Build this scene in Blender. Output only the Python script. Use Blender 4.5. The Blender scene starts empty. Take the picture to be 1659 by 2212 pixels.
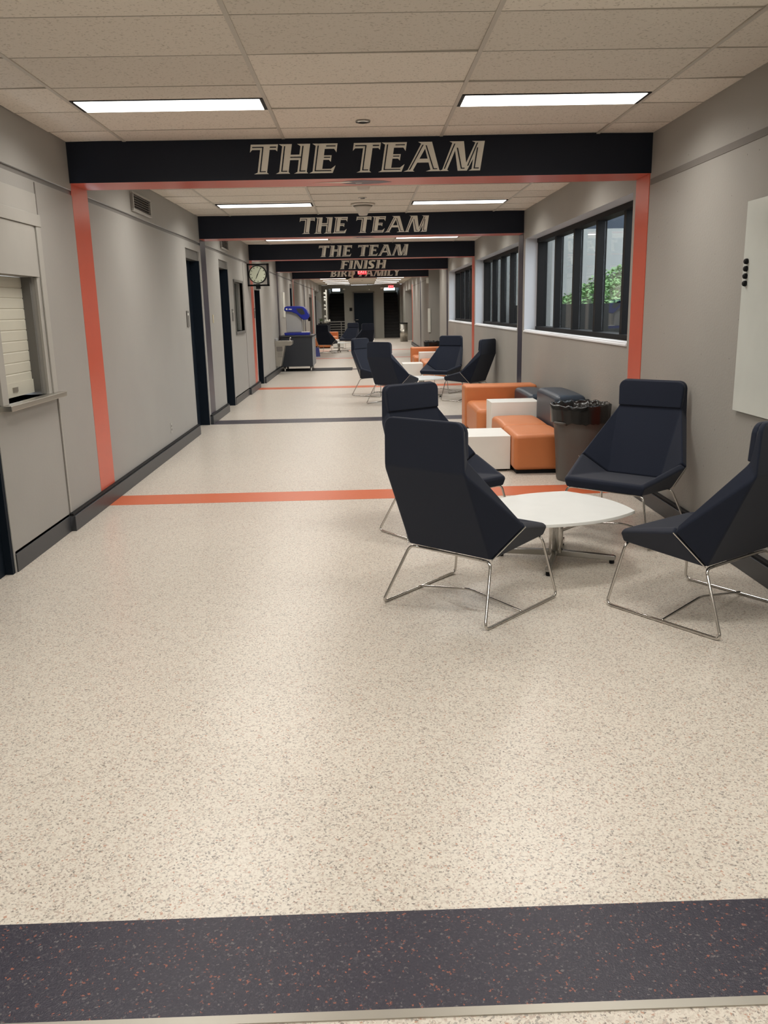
import bpy, bmesh, math, random
from mathutils import Vector, Matrix
random.seed(7)
C = bpy.context.scene.collection
PI = math.pi

# ------------------------------------------------------------------ camera
F_PX, PITCH, YAW, ROLL, CAM_H = 1828.36, 0.2358, 0.0205, -0.0207, 1.5876
cd = bpy.data.cameras.new('camera'); cam = bpy.data.objects.new('camera', cd); C.objects.link(cam)
fw = Vector((math.sin(YAW)*math.cos(PITCH), math.cos(YAW)*math.cos(PITCH), -math.sin(PITCH)))
rt = fw.cross(Vector((0, 0, 1))).normalized(); up = rt.cross(fw)
r2 = math.cos(ROLL)*rt + math.sin(ROLL)*up; u2 = -math.sin(ROLL)*rt + math.cos(ROLL)*up
cam.matrix_world = Matrix(((r2.x, u2.x, -fw.x, 0), (r2.y, u2.y, -fw.y, 0), (r2.z, u2.z, -fw.z, CAM_H), (0, 0, 0, 1)))
cd.sensor_fit = 'VERTICAL'; cd.sensor_height = 24.0; cd.lens = F_PX/2212*24.0
cd.clip_start = 0.05; cd.clip_end = 200
bpy.context.scene.camera = cam

# ------------------------------------------------------------------ world, exposure
EXPOSURE = 0.0
LAMP = 4.0          # radiance of the lit lenses
LAMP_W = 21.0       # power of the tubes behind each lens
w = bpy.data.worlds.new('sky'); bpy.context.scene.world = w; w.use_nodes = True
bg = w.node_tree.nodes['Background']; bg.inputs[0].default_value = (0.84, 0.91, 1.0, 1); bg.inputs[1].default_value = 4.6
vs = bpy.context.scene.view_settings
vs.view_transform = 'Standard'; vs.look = 'None'; vs.exposure = EXPOSURE; vs.gamma = 1.0; vs.use_curve_mapping = False

# ------------------------------------------------------------------ dimensions
XL, XR, XR2, H = -2.239, 2.2985, 2.2, 2.8755
YN, YE = -4.0, 48.0
LEDGE = 2.513
BEAMS = [7.03, 12.4, 17.75, 23.2, 28.6]
BT, BD = 0.40, 0.296

# ------------------------------------------------------------------ materials
def newmat(name):
    m = bpy.data.materials.new(name); m.use_nodes = True
    nt = m.node_tree; return m, nt, nt.nodes['Principled BSDF']
def mat(name, col, rough=0.6, metal=0.0, spec=0.5, bump=0.0, bscale=200.0, var=0.0, vscale=8.0, coat=0.0, sheen=0.0):
    m, nt, p = newmat(name)
    p.inputs['Base Color'].default_value = (*col, 1); p.inputs['Roughness'].default_value = rough
    p.inputs['Metallic'].default_value = metal; p.inputs['Specular IOR Level'].default_value = spec
    p.inputs['Coat Weight'].default_value = coat; p.inputs['Sheen Weight'].default_value = sheen
    tc = nt.nodes.new('ShaderNodeTexCoord')
    n = nt.nodes.new('ShaderNodeTexNoise'); n.inputs['Scale'].default_value = vscale; n.inputs['Detail'].default_value = 5
    nt.links.new(tc.outputs['Object'], n.inputs['Vector'])
    mx = nt.nodes.new('ShaderNodeMix'); mx.data_type = 'RGBA'
    v = var if var else 0.04
    mx.inputs[6].default_value = (*[c*(1-v) for c in col], 1); mx.inputs[7].default_value = (*[min(1, c*(1+v)) for c in col], 1)
    nt.links.new(n.outputs['Fac'], mx.inputs[0]); nt.links.new(mx.outputs[2], p.inputs['Base Color'])
    if bump:
        b = nt.nodes.new('ShaderNodeTexNoise'); b.inputs['Scale'].default_value = bscale; b.inputs['Detail'].default_value = 3
        nt.links.new(tc.outputs['Object'], b.inputs['Vector'])
        bp = nt.nodes.new('ShaderNodeBump'); bp.inputs['Strength'].default_value = bump; bp.inputs['Distance'].default_value = 0.004
        nt.links.new(b.outputs['Fac'], bp.inputs['Height']); nt.links.new(bp.outputs[0], p.inputs['Normal'])
    return m
def emis(name, col, s):
    m, nt, p = newmat(name)
    p.inputs['Base Color'].default_value = (*col, 1)
    p.inputs['Emission Color'].default_value = (*col, 1); p.inputs['Emission Strength'].default_value = s
    return m
def speck(name, base, flecks, scale, rough=0.3, bump=0.0, mottled=0.0, coat=0.0):
    """terrazzo-like flecks: base colour with random cells of other colours"""
    m, nt, p = newmat(name)
    p.inputs['Roughness'].default_value = rough; p.inputs['Coat Weight'].default_value = coat; p.inputs['Coat Roughness'].default_value = 0.15
    tc = nt.nodes.new('ShaderNodeTexCoord')
    v = nt.nodes.new('ShaderNodeTexVoronoi'); v.inputs['Scale'].default_value = scale
    wn = nt.nodes.new('ShaderNodeTexNoise'); wn.inputs['Scale'].default_value = scale*0.9
    va = nt.nodes.new('ShaderNodeVectorMath'); va.operation = 'MULTIPLY_ADD'
    va.inputs[1].default_value = (0.012, 0.012, 0.012)
    nt.links.new(tc.outputs['Object'], wn.inputs['Vector'])
    nt.links.new(wn.outputs['Color'], va.inputs[0]); nt.links.new(tc.outputs['Object'], va.inputs[2])
    nt.links.new(va.outputs[0], v.inputs['Vector'])
    sp = nt.nodes.new('ShaderNodeSeparateColor'); nt.links.new(v.outputs['Color'], sp.inputs[0])
    cr = nt.nodes.new('ShaderNodeValToRGB'); cr.color_ramp.interpolation = 'CONSTANT'
    e = cr.color_ramp.elements; e[0].color = (*base[0], 1); e[0].position = 0
    e[1].position = 0.3; e[1].color = (*base[1], 1)
    x = 1 - sum(f[1] for f in flecks)
    for c, wd in flecks:
        q = e.new(x); q.color = (*c, 1); x += wd
    nt.links.new(sp.outputs[0], cr.inputs[0])
    if mottled:
        n = nt.nodes.new('ShaderNodeTexNoise'); n.inputs['Scale'].default_value = 1.3; n.inputs['Detail'].default_value = 3
        nt.links.new(tc.outputs['Object'], n.inputs['Vector'])
        mr = nt.nodes.new('ShaderNodeMapRange'); mr.inputs[3].default_value = 1-mottled; mr.inputs[4].default_value = 1+mottled
        nt.links.new(n.outputs['Fac'], mr.inputs[0])
        mm = nt.nodes.new('ShaderNodeVectorMath'); mm.operation = 'SCALE'
        nt.links.new(cr.outputs[0], mm.inputs[0]); nt.links.new(mr.outputs[0], mm.inputs['Scale'])
        nt.links.new(mm.outputs[0], p.inputs['Base Color'])
        mr2 = nt.nodes.new('ShaderNodeMapRange'); mr2.inputs[3].default_value = rough-0.015; mr2.inputs[4].default_value = rough+0.025
        nt.links.new(n.outputs['Fac'], mr2.inputs[0]); nt.links.new(mr2.outputs[0], p.inputs['Roughness'])
    else:
        nt.links.new(cr.outputs[0], p.inputs['Base Color'])
    if bump:
        bn = nt.nodes.new('ShaderNodeTexNoise'); bn.inputs['Scale'].default_value = scale*1.2
        nt.links.new(tc.outputs['Object'], bn.inputs['Vector'])
        b = nt.nodes.new('ShaderNodeBump'); b.inputs['Strength'].default_value = bump; b.inputs['Distance'].default_value = 0.003
        nt.links.new(bn.outputs['Fac'], b.inputs['Height']); nt.links.new(b.outputs[0], p.inputs['Normal'])
    return m
def wall_mat(name, col, pits=0.0):
    """painted concrete: soft mottling, small pits"""
    m, nt, p = newmat(name); p.inputs['Roughness'].default_value = 0.62; p.inputs['Specular IOR Level'].default_value = 0.35
    tc = nt.nodes.new('ShaderNodeTexCoord')
    n = nt.nodes.new('ShaderNodeTexNoise'); n.inputs['Scale'].default_value = 1.6; n.inputs['Detail'].default_value = 6
    nt.links.new(tc.outputs['Object'], n.inputs['Vector'])
    mx = nt.nodes.new('ShaderNodeMix'); mx.data_type = 'RGBA'
    mx.inputs[6].default_value = (*[c*0.93 for c in col], 1); mx.inputs[7].default_value = (*[c*1.07 for c in col], 1)
    nt.links.new(n.outputs['Fac'], mx.inputs[0])
    last = mx.outputs[2]
    if pits:
        v = nt.nodes.new('ShaderNodeTexVoronoi'); v.inputs['Scale'].default_value = 9.0
        nt.links.new(tc.outputs['Object'], v.inputs['Vector'])
        sp = nt.nodes.new('ShaderNodeSeparateColor'); nt.links.new(v.outputs['Color'], sp.inputs[0])
        sz = nt.nodes.new('ShaderNodeMath'); sz.operation = 'MULTIPLY'; sz.inputs[1].default_value = 0.13
        pw = nt.nodes.new('ShaderNodeMath'); pw.operation = 'POWER'; pw.inputs[1].default_value = 3.0
        nt.links.new(sp.outputs[0], pw.inputs[0]); nt.links.new(pw.outputs[0], sz.inputs[0])
        lt = nt.nodes.new('ShaderNodeMath'); lt.operation = 'LESS_THAN'
        nt.links.new(v.outputs['Distance'], lt.inputs[0]); nt.links.new(sz.outputs[0], lt.inputs[1])
        m2 = nt.nodes.new('ShaderNodeMix'); m2.data_type = 'RGBA'; m2.inputs[7].default_value = (*[c*0.55 for c in col], 1)
        ml = nt.nodes.new('ShaderNodeMath'); ml.operation = 'MULTIPLY'; ml.inputs[1].default_value = pits
        nt.links.new(lt.outputs[0], ml.inputs[0])
        nt.links.new(ml.outputs[0], m2.inputs[0]); nt.links.new(last, m2.inputs[6]); last = m2.outputs[2]
    nt.links.new(last, p.inputs['Base Color'])
    b = nt.nodes.new('ShaderNodeTexNoise'); b.inputs['Scale'].default_value = 60; b.inputs['Detail'].default_value = 6
    nt.links.new(tc.outputs['Object'], b.inputs['Vector'])
    bp = nt.nodes.new('ShaderNodeBump'); bp.inputs['Strength'].default_value = 0.35 if pits else 0.15; bp.inputs['Distance'].default_value = 0.004
    nt.links.new(b.outputs['Fac'], bp.inputs['Height']); nt.links.new(bp.outputs[0], p.inputs['Normal'])
    return m
def tile_mat():
    m, nt, p = newmat('ceiling_tile'); p.inputs['Roughness'].default_value = 0.9; p.inputs['Specular IOR Level'].default_value = 0.1
    tc = nt.nodes.new('ShaderNodeTexCoord')
    at = nt.nodes.new('ShaderNodeAttribute'); at.attribute_name = 'tone'
    n = nt.nodes.new('ShaderNodeTexNoise'); n.inputs['Scale'].default_value = 70; n.inputs['Detail'].default_value = 4
    nt.links.new(tc.outputs['Object'], n.inputs['Vector'])
    cr = nt.nodes.new('ShaderNodeValToRGB'); e = cr.color_ramp.elements
    e[0].position = 0.33; e[0].color = (0.52, 0.47, 0.40, 1); e[1].position = 0.42; e[1].color = (0.73, 0.67, 0.59, 1)
    nt.links.new(n.outputs['Fac'], cr.inputs[0])
    s = nt.nodes.new('ShaderNodeVectorMath'); s.operation = 'SCALE'
    nt.links.new(cr.outputs[0], s.inputs[0]); nt.links.new(at.outputs['Fac'], s.inputs['Scale'])
    nt.links.new(s.outputs[0], p.inputs['Base Color'])
    return m
def glass_mat():
    m = bpy.data.materials.new('window_glass'); m.use_nodes = True; nt = m.node_tree; nt.nodes.clear()
    o = nt.nodes.new('ShaderNodeOutputMaterial'); t = nt.nodes.new('ShaderNodeBsdfTransparent'); t.inputs[0].default_value = (0.93, 0.96, 0.96, 1)
    g = nt.nodes.new('ShaderNodeBsdfGlossy'); g.inputs['Roughness'].default_value = 0.02
    lw = nt.nodes.new('ShaderNodeLayerWeight'); lw.inputs[0].default_value = 0.5
    p5 = nt.nodes.new('ShaderNodeMath'); p5.operation = 'POWER'; p5.inputs[1].default_value = 5.0; nt.links.new(lw.outputs['Facing'], p5.inputs[0])
    f = nt.nodes.new('ShaderNodeMath'); f.operation = 'MULTIPLY_ADD'; f.inputs[1].default_value = 0.96; f.inputs[2].default_value = 0.04; nt.links.new(p5.outputs[0], f.inputs[0])
    x = nt.nodes.new('ShaderNodeMixShader')
    nt.links.new(f.outputs[0], x.inputs[0]); nt.links.new(t.outputs[0], x.inputs[1]); nt.links.new(g.outputs[0], x.inputs[2]); nt.links.new(x.outputs[0], o.inputs[0])
    return m

M = {}
M['floor'] = speck('beige_flecked_floor', ((0.61, 0.56, 0.485), (0.69, 0.64, 0.56)), [((0.50, 0.42, 0.36), .14), ((0.38, 0.35, 0.31), .07), ((0.25, 0.22, 0.19), .035), ((0.48, 0.29, 0.21), .02)], 190, rough=0.29, mottled=0.04)
M['navy_floor'] = speck('navy_flecked_floor', ((0.017, 0.015, 0.030), (0.024, 0.021, 0.036)), [((0.050, 0.046, 0.060), .10), ((0.12, 0.11, 0.115), .02), ((0.26, 0.085, 0.055), .025)], 210, rough=0.4, bump=0.3)
M['orange_floor'] = mat('orange_floor_band', (0.60, 0.14, 0.055), rough=0.35, var=0.08, vscale=30)
M['wall'] = wall_mat('warm_grey_paint', (0.325, 0.313, 0.29))
M['wallc'] = wall_mat('warm_grey_concrete', (0.32, 0.305, 0.278), pits=1.0)
M['groove'] = mat('joint_grey', (0.17, 0.155, 0.14), rough=0.8)
M['navy_paint'] = mat('navy_paint', (0.0055, 0.0085, 0.018), rough=0.55, spec=0.3)
M['navy_stripe'] = mat('navy_stripe_paint', (0.022, 0.020, 0.040), rough=0.35)
M['orange_paint'] = mat('orange_paint', (0.55, 0.095, 0.05), rough=0.3, var=0.05)
M['cream'] = mat('cream_letter_paint', (0.84, 0.80, 0.71), rough=0.6)
M['tile'] = tile_mat()
M['tee'] = mat('ceiling_tee', (0.50, 0.46, 0.40), rough=0.5)
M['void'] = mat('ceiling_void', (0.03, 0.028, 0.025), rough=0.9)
M['base'] = mat('charcoal_vinyl_base', (0.032, 0.034, 0.038), rough=0.4)
M['black'] = mat('black_metal', (0.005, 0.005, 0.006), rough=0.6, spec=0.2)
M['door'] = mat('navy_door_paint', (0.0045, 0.009, 0.016), rough=0.6, spec=0.15)
M['frame_grey'] = mat('grey_frame_paint', (0.13, 0.125, 0.115), rough=0.5)
M['shutter'] = mat('cream_shutter', (0.52, 0.50, 0.42), rough=0.4)
M['trimgrey'] = mat('pale_grey_trim_paint', (0.36, 0.345, 0.315), rough=0.5)
M['steel'] = mat('brushed_steel', (0.45, 0.43, 0.38), rough=0.35, metal=0.9)
M['chrome'] = mat('chrome', (0.62, 0.60, 0.57), rough=0.12, metal=1.0)
M['dark_chrome'] = mat('polished_base_metal', (0.38, 0.37, 0.35), rough=0.2, metal=1.0)
M['fabric'] = mat('navy_fabric', (0.0070, 0.0112, 0.0255), rough=0.85, bump=0.25, bscale=900, sheen=0.12, spec=0.3)
M['navy_vinyl'] = mat('slate_navy_vinyl', (0.020, 0.034, 0.055), rough=0.38, bump=0.08, bscale=500)
M['orange_vinyl'] = mat('orange_vinyl', (0.56, 0.185, 0.062), rough=0.42, bump=0.08, bscale=400, var=0.05)
M['white_lam'] = mat('white_laminate', (0.80, 0.79, 0.74), rough=0.35)
M['white_top'] = mat('white_table_laminate', (0.90, 0.92, 0.90), rough=0.22)
M['board'] = mat('white_glass_board', (0.58, 0.60, 0.56), rough=0.12)
M['can'] = mat('grey_plastic', (0.085, 0.08, 0.072), rough=0.5)
M['bag'] = mat('black_bin_liner', (0.006, 0.006, 0.006), rough=0.22)
M['wframe'] = mat('dark_bronze_frame', (0.009, 0.008, 0.008), rough=0.6, spec=0.2)
M['glass'] = glass_mat()
M['sill'] = mat('daylit_sill_tint', (0.75, 0.76, 0.78), rough=0.4)  # daylight catching the sill lip, painted in as a bright cool white
M['sill_top'] = mat('grey_sill_stone', (0.18, 0.17, 0.16), rough=0.6, var=0.3, vscale=60)
M['jamb'] = wall_mat('daylit_reveal_tint', (0.50, 0.51, 0.54))  # bluish window light on the jambs, put into the base colour
M['lens'] = emis('lit_fluorescent_lens', (1.0, 0.965, 0.90), LAMP)
M['red_lit'] = emis('lit_red_sign', (1.0, 0.035, 0.045), 1.6)
M['pink_lit'] = emis('lit_letters', (1.0, 0.35, 0.35), 1.5)
M['clock_face'] = mat('pale_green_dial', (0.50, 0.52, 0.40), rough=0.25)
M['blue'] = mat('royal_blue_plastic', (0.012, 0.022, 0.24), rough=0.25)
M['greypanel'] = mat('grey_panel', (0.30, 0.30, 0.30), rough=0.5)
M['cabinet'] = mat('slate_cabinet', (0.016, 0.019, 0.026), rough=0.5)
M['concrete'] = wall_mat('outdoor_concrete', (0.36, 0.35, 0.33), pits=0.5)
M['dark_out'] = mat('dark_planter_wall', (0.03, 0.028, 0.026), rough=0.8)
M['blueglass'] = mat('dark_blue_facade', (0.022, 0.032, 0.05), rough=0.4)
M['leaf'] = mat('ivy_green', (0.17, 0.30, 0.10), rough=0.6, var=0.6, vscale=2.5)
M['soil'] = mat('soil', (0.05, 0.07, 0.03), rough=0.9)
M['white'] = mat('white_plastic', (0.70, 0.69, 0.62), rough=0.4)
M['cone'] = mat('translucent_pale_plastic', (0.60, 0.56, 0.50), rough=0.6)
M['emblem'] = mat('grey_violet_paint', (0.12, 0.10, 0.13), rough=0.5, var=0.4, vscale=30)
M['stair'] = mat('black_rubber_tread', (0.010, 0.010, 0.011), rough=0.5)
M['nosing'] = mat('grey_nosing', (0.05, 0.05, 0.05), rough=0.5)
M['farwall'] = wall_mat('grey_end_wall_paint', (0.27, 0.265, 0.235))
M['cream_plate'] = mat('cream_plate', (0.50, 0.44, 0.30), rough=0.5)
M['matdark'] = mat('charcoal_floor_mat', (0.03, 0.03, 0.032), rough=0.9)

# ------------------------------------------------------------------ helpers
class MB:
    def __init__(s): s.v = []; s.f = []; s.m = []; s.mats = []; s.attr = None
    def mi(s, m):
        if m not in s.mats: s.mats.append(m)
        return s.mats.index(m)
    def poly(s, pts, m):
        i = len(s.v); s.v += [tuple(p) for p in pts]; s.f.append(tuple(range(i, i+len(pts)))); s.m.append(s.mi(m)); return s
    def mesh(s, verts, faces, m):
        i = len(s.v); s.v += [tuple(p) for p in verts]; k = s.mi(m)
        for f in faces: s.f.append(tuple(i+j for j in f)); s.m.append(k)
        return s
    def box(s, a, b, m):
        x0, y0, z0 = a; x1, y1, z1 = b
        v = [(x0,y0,z0),(x1,y0,z0),(x1,y1,z0),(x0,y1,z0),(x0,y0,z1),(x1,y0,z1),(x1,y1,z1),(x0,y1,z1)]
        return s.mesh(v, [(0,3,2,1),(4,5,6,7),(0,1,5,4),(1,2,6,5),(2,3,7,6),(3,0,4,7)], m)
    def prism(s, pts2, axis, a, b, m):
        """extrude a 2D outline along an axis: axis 'x' uses (y,z), 'y' uses (x,z), 'z' uses (x,y)"""
        def P(p, t): return {'x': (t, p[0], p[1]), 'y': (p[0], t, p[1]), 'z': (p[0], p[1], t)}[axis]
        n = len(pts2); v = [P(p, a) for p in pts2]+[P(p, b) for p in pts2]
        f = [tuple(range(n))[::-1], tuple(range(n, 2*n))]+[(i, (i+1) % n, n+(i+1) % n, n+i) for i in range(n)]
        return s.mesh(v, f, m)
    def lathe(s, prof, c, m, n=24, axis='z', cap=True):
        v = []; f = []
        for r, t in prof:
            for k in range(n):
                a = 2*PI*k/n; p, q = r*math.cos(a), r*math.sin(a)
                v.append({'z': (c[0]+p, c[1]+q, c[2]+t), 'x': (c[0]+t, c[1]+p, c[2]+q), 'y': (c[0]+p, c[1]+t, c[2]+q)}[axis])
        for i in range(len(prof)-1):
            for k in range(n): f.append((i*n+k, i*n+(k+1) % n, (i+1)*n+(k+1) % n, (i+1)*n+k))
        if cap: f.append(tuple(range(n))[::-1]); f.append(tuple(range((len(prof)-1)*n, len(prof)*n)))
        return s.mesh(v, f, m)
    def tube(s, pts, r, m, n=10, fillet=0.0, closed=False):
        P = [Vector(p) for p in pts]
        if fillet:
            Q = [P[0]]
            for i in range(1, len(P)-1):
                a, b, c = P[i-1], P[i], P[i+1]
                d1 = min(fillet, (a-b).length*.45); d2 = min(fillet, (c-b).length*.45)
                p1 = b+(a-b).normalized()*d1; p2 = b+(c-b).normalized()*d2
                for k in range(6):
                    t = k/5; Q.append((1-t)**2*p1+2*t*(1-t)*b+t*t*p2)
            Q.append(P[-1]); P = Q
        v = []; f = []; ref = None
        for i, p in enumerate(P):
            d = (P[min(i+1, len(P)-1)]-P[max(i-1, 0)]).normalized()
            if ref is None:
                ref = d.cross(Vector((0, 0, 1)))
                if ref.length < .1: ref = d.cross(Vector((1, 0, 0)))
            ref = (ref-d*ref.dot(d)).normalized(); bn = d.cross(ref)
            for k in range(n):
                a = 2*PI*k/n; v.append(p+(ref*math.cos(a)+bn*math.sin(a))*r)
        for i in range(len(P)-1):
            for k in range(n): f.append((i*n+k, i*n+(k+1) % n, (i+1)*n+(k+1) % n, (i+1)*n+k))
        f.append(tuple(range(n))[::-1]); f.append(tuple(range((len(P)-1)*n, len(P)*n)))
        return s.mesh(v, f, m)
    def build(s, name, parent=None, smooth=False, bevel=0.0, seg=3, angle=30, loc=None, rz=0.0, merge=False, subsurf=0):
        me = bpy.data.meshes.new(name); me.from_pydata(s.v, [], s.f)
        for m in s.mats: me.materials.append(m)
        for i, p in enumerate(me.polygons): p.material_index = s.m[i]
        if s.attr is not None:
            at = me.attributes.new('tone', 'FLOAT', 'FACE')
            for i, a in enumerate(s.attr): at.data[i].value = a
        b = bmesh.new(); b.from_mesh(me)
        if merge or bevel: bmesh.ops.remove_doubles(b, verts=b.verts, dist=1e-5)
        if merge or bevel: bmesh.ops.recalc_face_normals(b, faces=b.faces)
        b.to_mesh(me); b.free()
        if smooth or bevel:
            for p in me.polygons: p.use_smooth = True
        o = bpy.data.objects.new(name, me); C.objects.link(o)
        if bevel:
            md = o.modifiers.new('bevel', 'BEVEL'); md.width = bevel; md.segments = seg; md.limit_method = 'ANGLE'; md.angle_limit = math.radians(angle)
        if subsurf:
            md = o.modifiers.new('sub', 'SUBSURF'); md.levels = subsurf; md.render_levels = subsurf
        if bevel or smooth:
            md = o.modifiers.new('wn', 'WEIGHTED_NORMAL'); md.keep_sharp = True
        if parent: o.parent = parent
        if loc is not None: o.location = loc
        o.rotation_euler.z = rz
        return o
def tag(o, label=None, cat=None, group=None, kind=None):
    if label: o['label'] = label
    if cat: o['category'] = cat
    if group: o['group'] = group
    if kind: o['kind'] = kind
    return o
def struct(o, label=None): return tag(o, label=label, kind='structure')
def empty(name, loc, rz=0.0):
    o = bpy.data.objects.new(name, None); C.objects.link(o); o.location = loc; o.rotation_euler.z = rz; o.empty_display_size = 0.1; return o
def dup(root, loc, rz=None, label=None, group=None, mirror=False):
    r = root.copy(); C.objects.link(r); r.location = loc
    if rz is not None: r.rotation_euler = (0, 0, rz)
    if mirror: r.scale.x = -1
    if label: r['label'] = label
    if group: r['group'] = group
    def rec(src, dst):
        for ch in [c for c in bpy.data.objects if c.parent == src]:
            c2 = ch.copy(); C.objects.link(c2); c2.parent = dst; rec(ch, c2)
    rec(root, r)
    return r

# ------------------------------------------------------------------ floor and inlaid bands
b = MB(); b.box((XL-1.2, YN, -0.1), (XR+1.2, YE+6.0, 0), M['floor']); struct(b.build('floor'), 'beige speckled polished floor of the long hallway')
n_trim = [0]
def trim(mb, label, **k):
    n_trim[0] += 1; o = mb.build('trim_%d' % n_trim[0], **k); return struct(o, label)
FB = [(1.643, 1.975, 'navy_floor', 'wide dark navy speckled floor band nearest the camera'), (7.10, 7.48, 'orange_floor', 'orange floor band under the first beam'),
      (12.30, 12.75, 'navy_floor', 'navy floor band under the second beam'), (17.75, 18.2, 'orange_floor', 'orange floor band under the third beam'),
      (23.2, 23.6, 'navy_floor', 'navy floor band under the fourth beam'), (28.6, 29.0, 'orange_floor', 'orange floor band under the fifth beam'),
      (33.95, 34.35, 'orange_floor', 'orange floor band beyond the far chairs')]
for y0, y1, m, lb in FB:
    b = MB(); b.box((XL+0.001, y0, 0.0), (XR-0.001 if y0 < 28 else XR2, y1, 0.0012), M[m]); trim(b, lb)
b = MB(); b.box((XL, 1.618, 0.0), (XR, 1.643, 0.004), M['steel']); trim(b, 'thin metal threshold strip along the dark floor band')

# ------------------------------------------------------------------ left wall with its openings
def wall_with_holes(x, y0, y1, z0, z1, holes, m, mb, depth=0.12, side=-1, jm=None):
    """vertical wall in the plane X=x, rectangular openings with reveals going outward (side -1: towards -X)"""
    ys = sorted({y0, y1, *[h[0] for h in holes], *[h[1] for h in holes]}); zs = sorted({z0, z1, *[h[2] for h in holes], *[h[3] for h in holes]})
    for i in range(len(ys)-1):
        for j in range(len(zs)-1):
            cy, cz = (ys[i]+ys[i+1])/2, (zs[j]+zs[j+1])/2
            if any(h[0] < cy < h[1] and h[2] < cz < h[3] for h in holes): continue
            mb.poly([(x, ys[i], zs[j]), (x, ys[i+1], zs[j]), (x, ys[i+1], zs[j+1]), (x, ys[i], zs[j+1])], m)
    for a, c, e, g in holes:
        xo = x+side*depth; q = jm or m
        mb.poly([(x, a, e), (xo, a, e), (xo, a, g), (x, a, g)], q); mb.poly([(x, c, e), (xo, c, e), (xo, c, g), (x, c, g)], q)
        mb.poly([(x, a, g), (xo, a, g), (xo, c, g), (x, c, g)], q)
        if e > z0+.01: mb.poly([(x, a, e), (xo, a, e), (xo, c, e), (x, c, e)], q)
D_HOLES = [(4.05, 5.20, 0, 2.15), (5.36, 6.06, 1.05, 1.845), (11.36, 12.30, 0, 2.40), (13.93, 14.86, 0, 2.40), (15.42, 16.50, 1.24, 2.10),
           (18.32, 19.30, 0, 2.15), (27.35, 28.15, 0, 2.40), (37.2, 39.2, 0, 2.25)]
b = MB()
wall_with_holes(XL, YN, 41.7, 0, LEDGE-.02, D_HOLES, M['wall'], b, depth=0.16)
b.poly([(XL, 41.7, 0), (XL-1.2, 41.7, 0), (XL-1.2, 41.7, LEDGE), (XL, 41.7, LEDGE)], M['wall'])
b.box((XL-.12, YN, LEDGE+.02), (XL, 46.0, H+.05), M['wall'])
b.poly([(XL-1.2, 41.7, 0), (XL-1.2, 46, 0), (XL-1.2, 46, H), (XL-1.2, 41.7, H)], M['farwall'])
struct(b.build('wall_left'), 'warm grey painted left wall with a horizontal joint near the top')
b = MB(); b.box((XL-.06, YN, LEDGE-.022), (XL-.018, 46, LEDGE+.022), M['groove']); trim(b, 'dark joint groove along the top of the left wall')

# ------------------------------------------------------------------ right wall with windows
WIN = [(7.46, 12.27), (12.82, 17.62), (18.17, 22.97)]
b = MB()
wall_with_holes(XR, YN, 25.7, 0, LEDGE-.02, [(a, c, 1.25, LEDGE-.021) for a, c in WIN], M['wallc'], b, depth=0.3, side=1, jm=M['jamb'])
b.box((XR, YN, LEDGE+.0), (XR+.12, 25.7, H+.05), M['wallc'])
b.box((XR, YN, LEDGE-.02), (XR+.32, 25.7, LEDGE+.0), M['wallc'])
b.poly([(XR, 25.7, 0), (XR+1.2, 25.7, 0), (XR+1.2, 25.7, H), (XR, 25.7, H)], M['wallc'])
b.poly([(XR+1.2, 25.7, 0), (XR+1.2, 28.55, 0), (XR+1.2, 28.55, H), (XR+1.2, 25.7, H)], M['farwall'])
struct(b.build('wall_right'), 'grey pitted concrete right wall holding the windows')
b = MB(); b.box((XR-.004, YN, LEDGE-.022), (XR+.002, 7.03, LEDGE+.022), M['groove']); trim(b, 'dark joint groove along the right wall above the whiteboard')
b = MB()
b.poly([(XR2, 28.545, 0), (XR+1.2, 28.545, 0), (XR+1.2, 28.545, H+.05), (XR2, 28.545, H+.05)], M['wallc'])
b.box((XR2, 28.55, 0), (XR2+.12, 38.3, LEDGE-.02), M['wall']); b.box((XR2, 28.55, LEDGE+.0), (XR2+.12, 44.0, H+.05), M['wall'])
b.box((XR2+.004, 28.55, LEDGE-.02), (XR2+.12, 38.3, LEDGE), M['groove'])
b.box((XR2, 38.3, 2.42), (XR2+.12, 44.0, LEDGE), M['wall'])
b.poly([(XR2, 38.305, 0), (XR+1.2, 38.305, 0), (XR+1.2, 38.305, H), (XR2, 38.305, H)], M['wall'])
b.poly([(XR+1.2, 38.3, 0), (XR+1.2, 44, 0), (XR+1.2, 44, H), (XR+1.2, 38.3, H)], M['farwall'])
b.poly([(XR2, 43.995, 0), (XR+1.2, 43.995, 0), (XR+1.2, 43.995, H), (XR2, 43.995, H)], M['wall'])
b.poly([(XR2, 44, 0), (XR2, YE, 0), (XR2, YE, H), (XR2, 44, H)], M['farwall'])
struct(b.build('wall_right_far'), 'grey right wall section stepping in beyond the last beam')
b = MB(); b.box((XR2+.32, 43.9, 0), (XR2+.75, 43.98, 2.3), M['door']); struct(b.build('door_8'), 'dark door in the right recess near the stairs')

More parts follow.
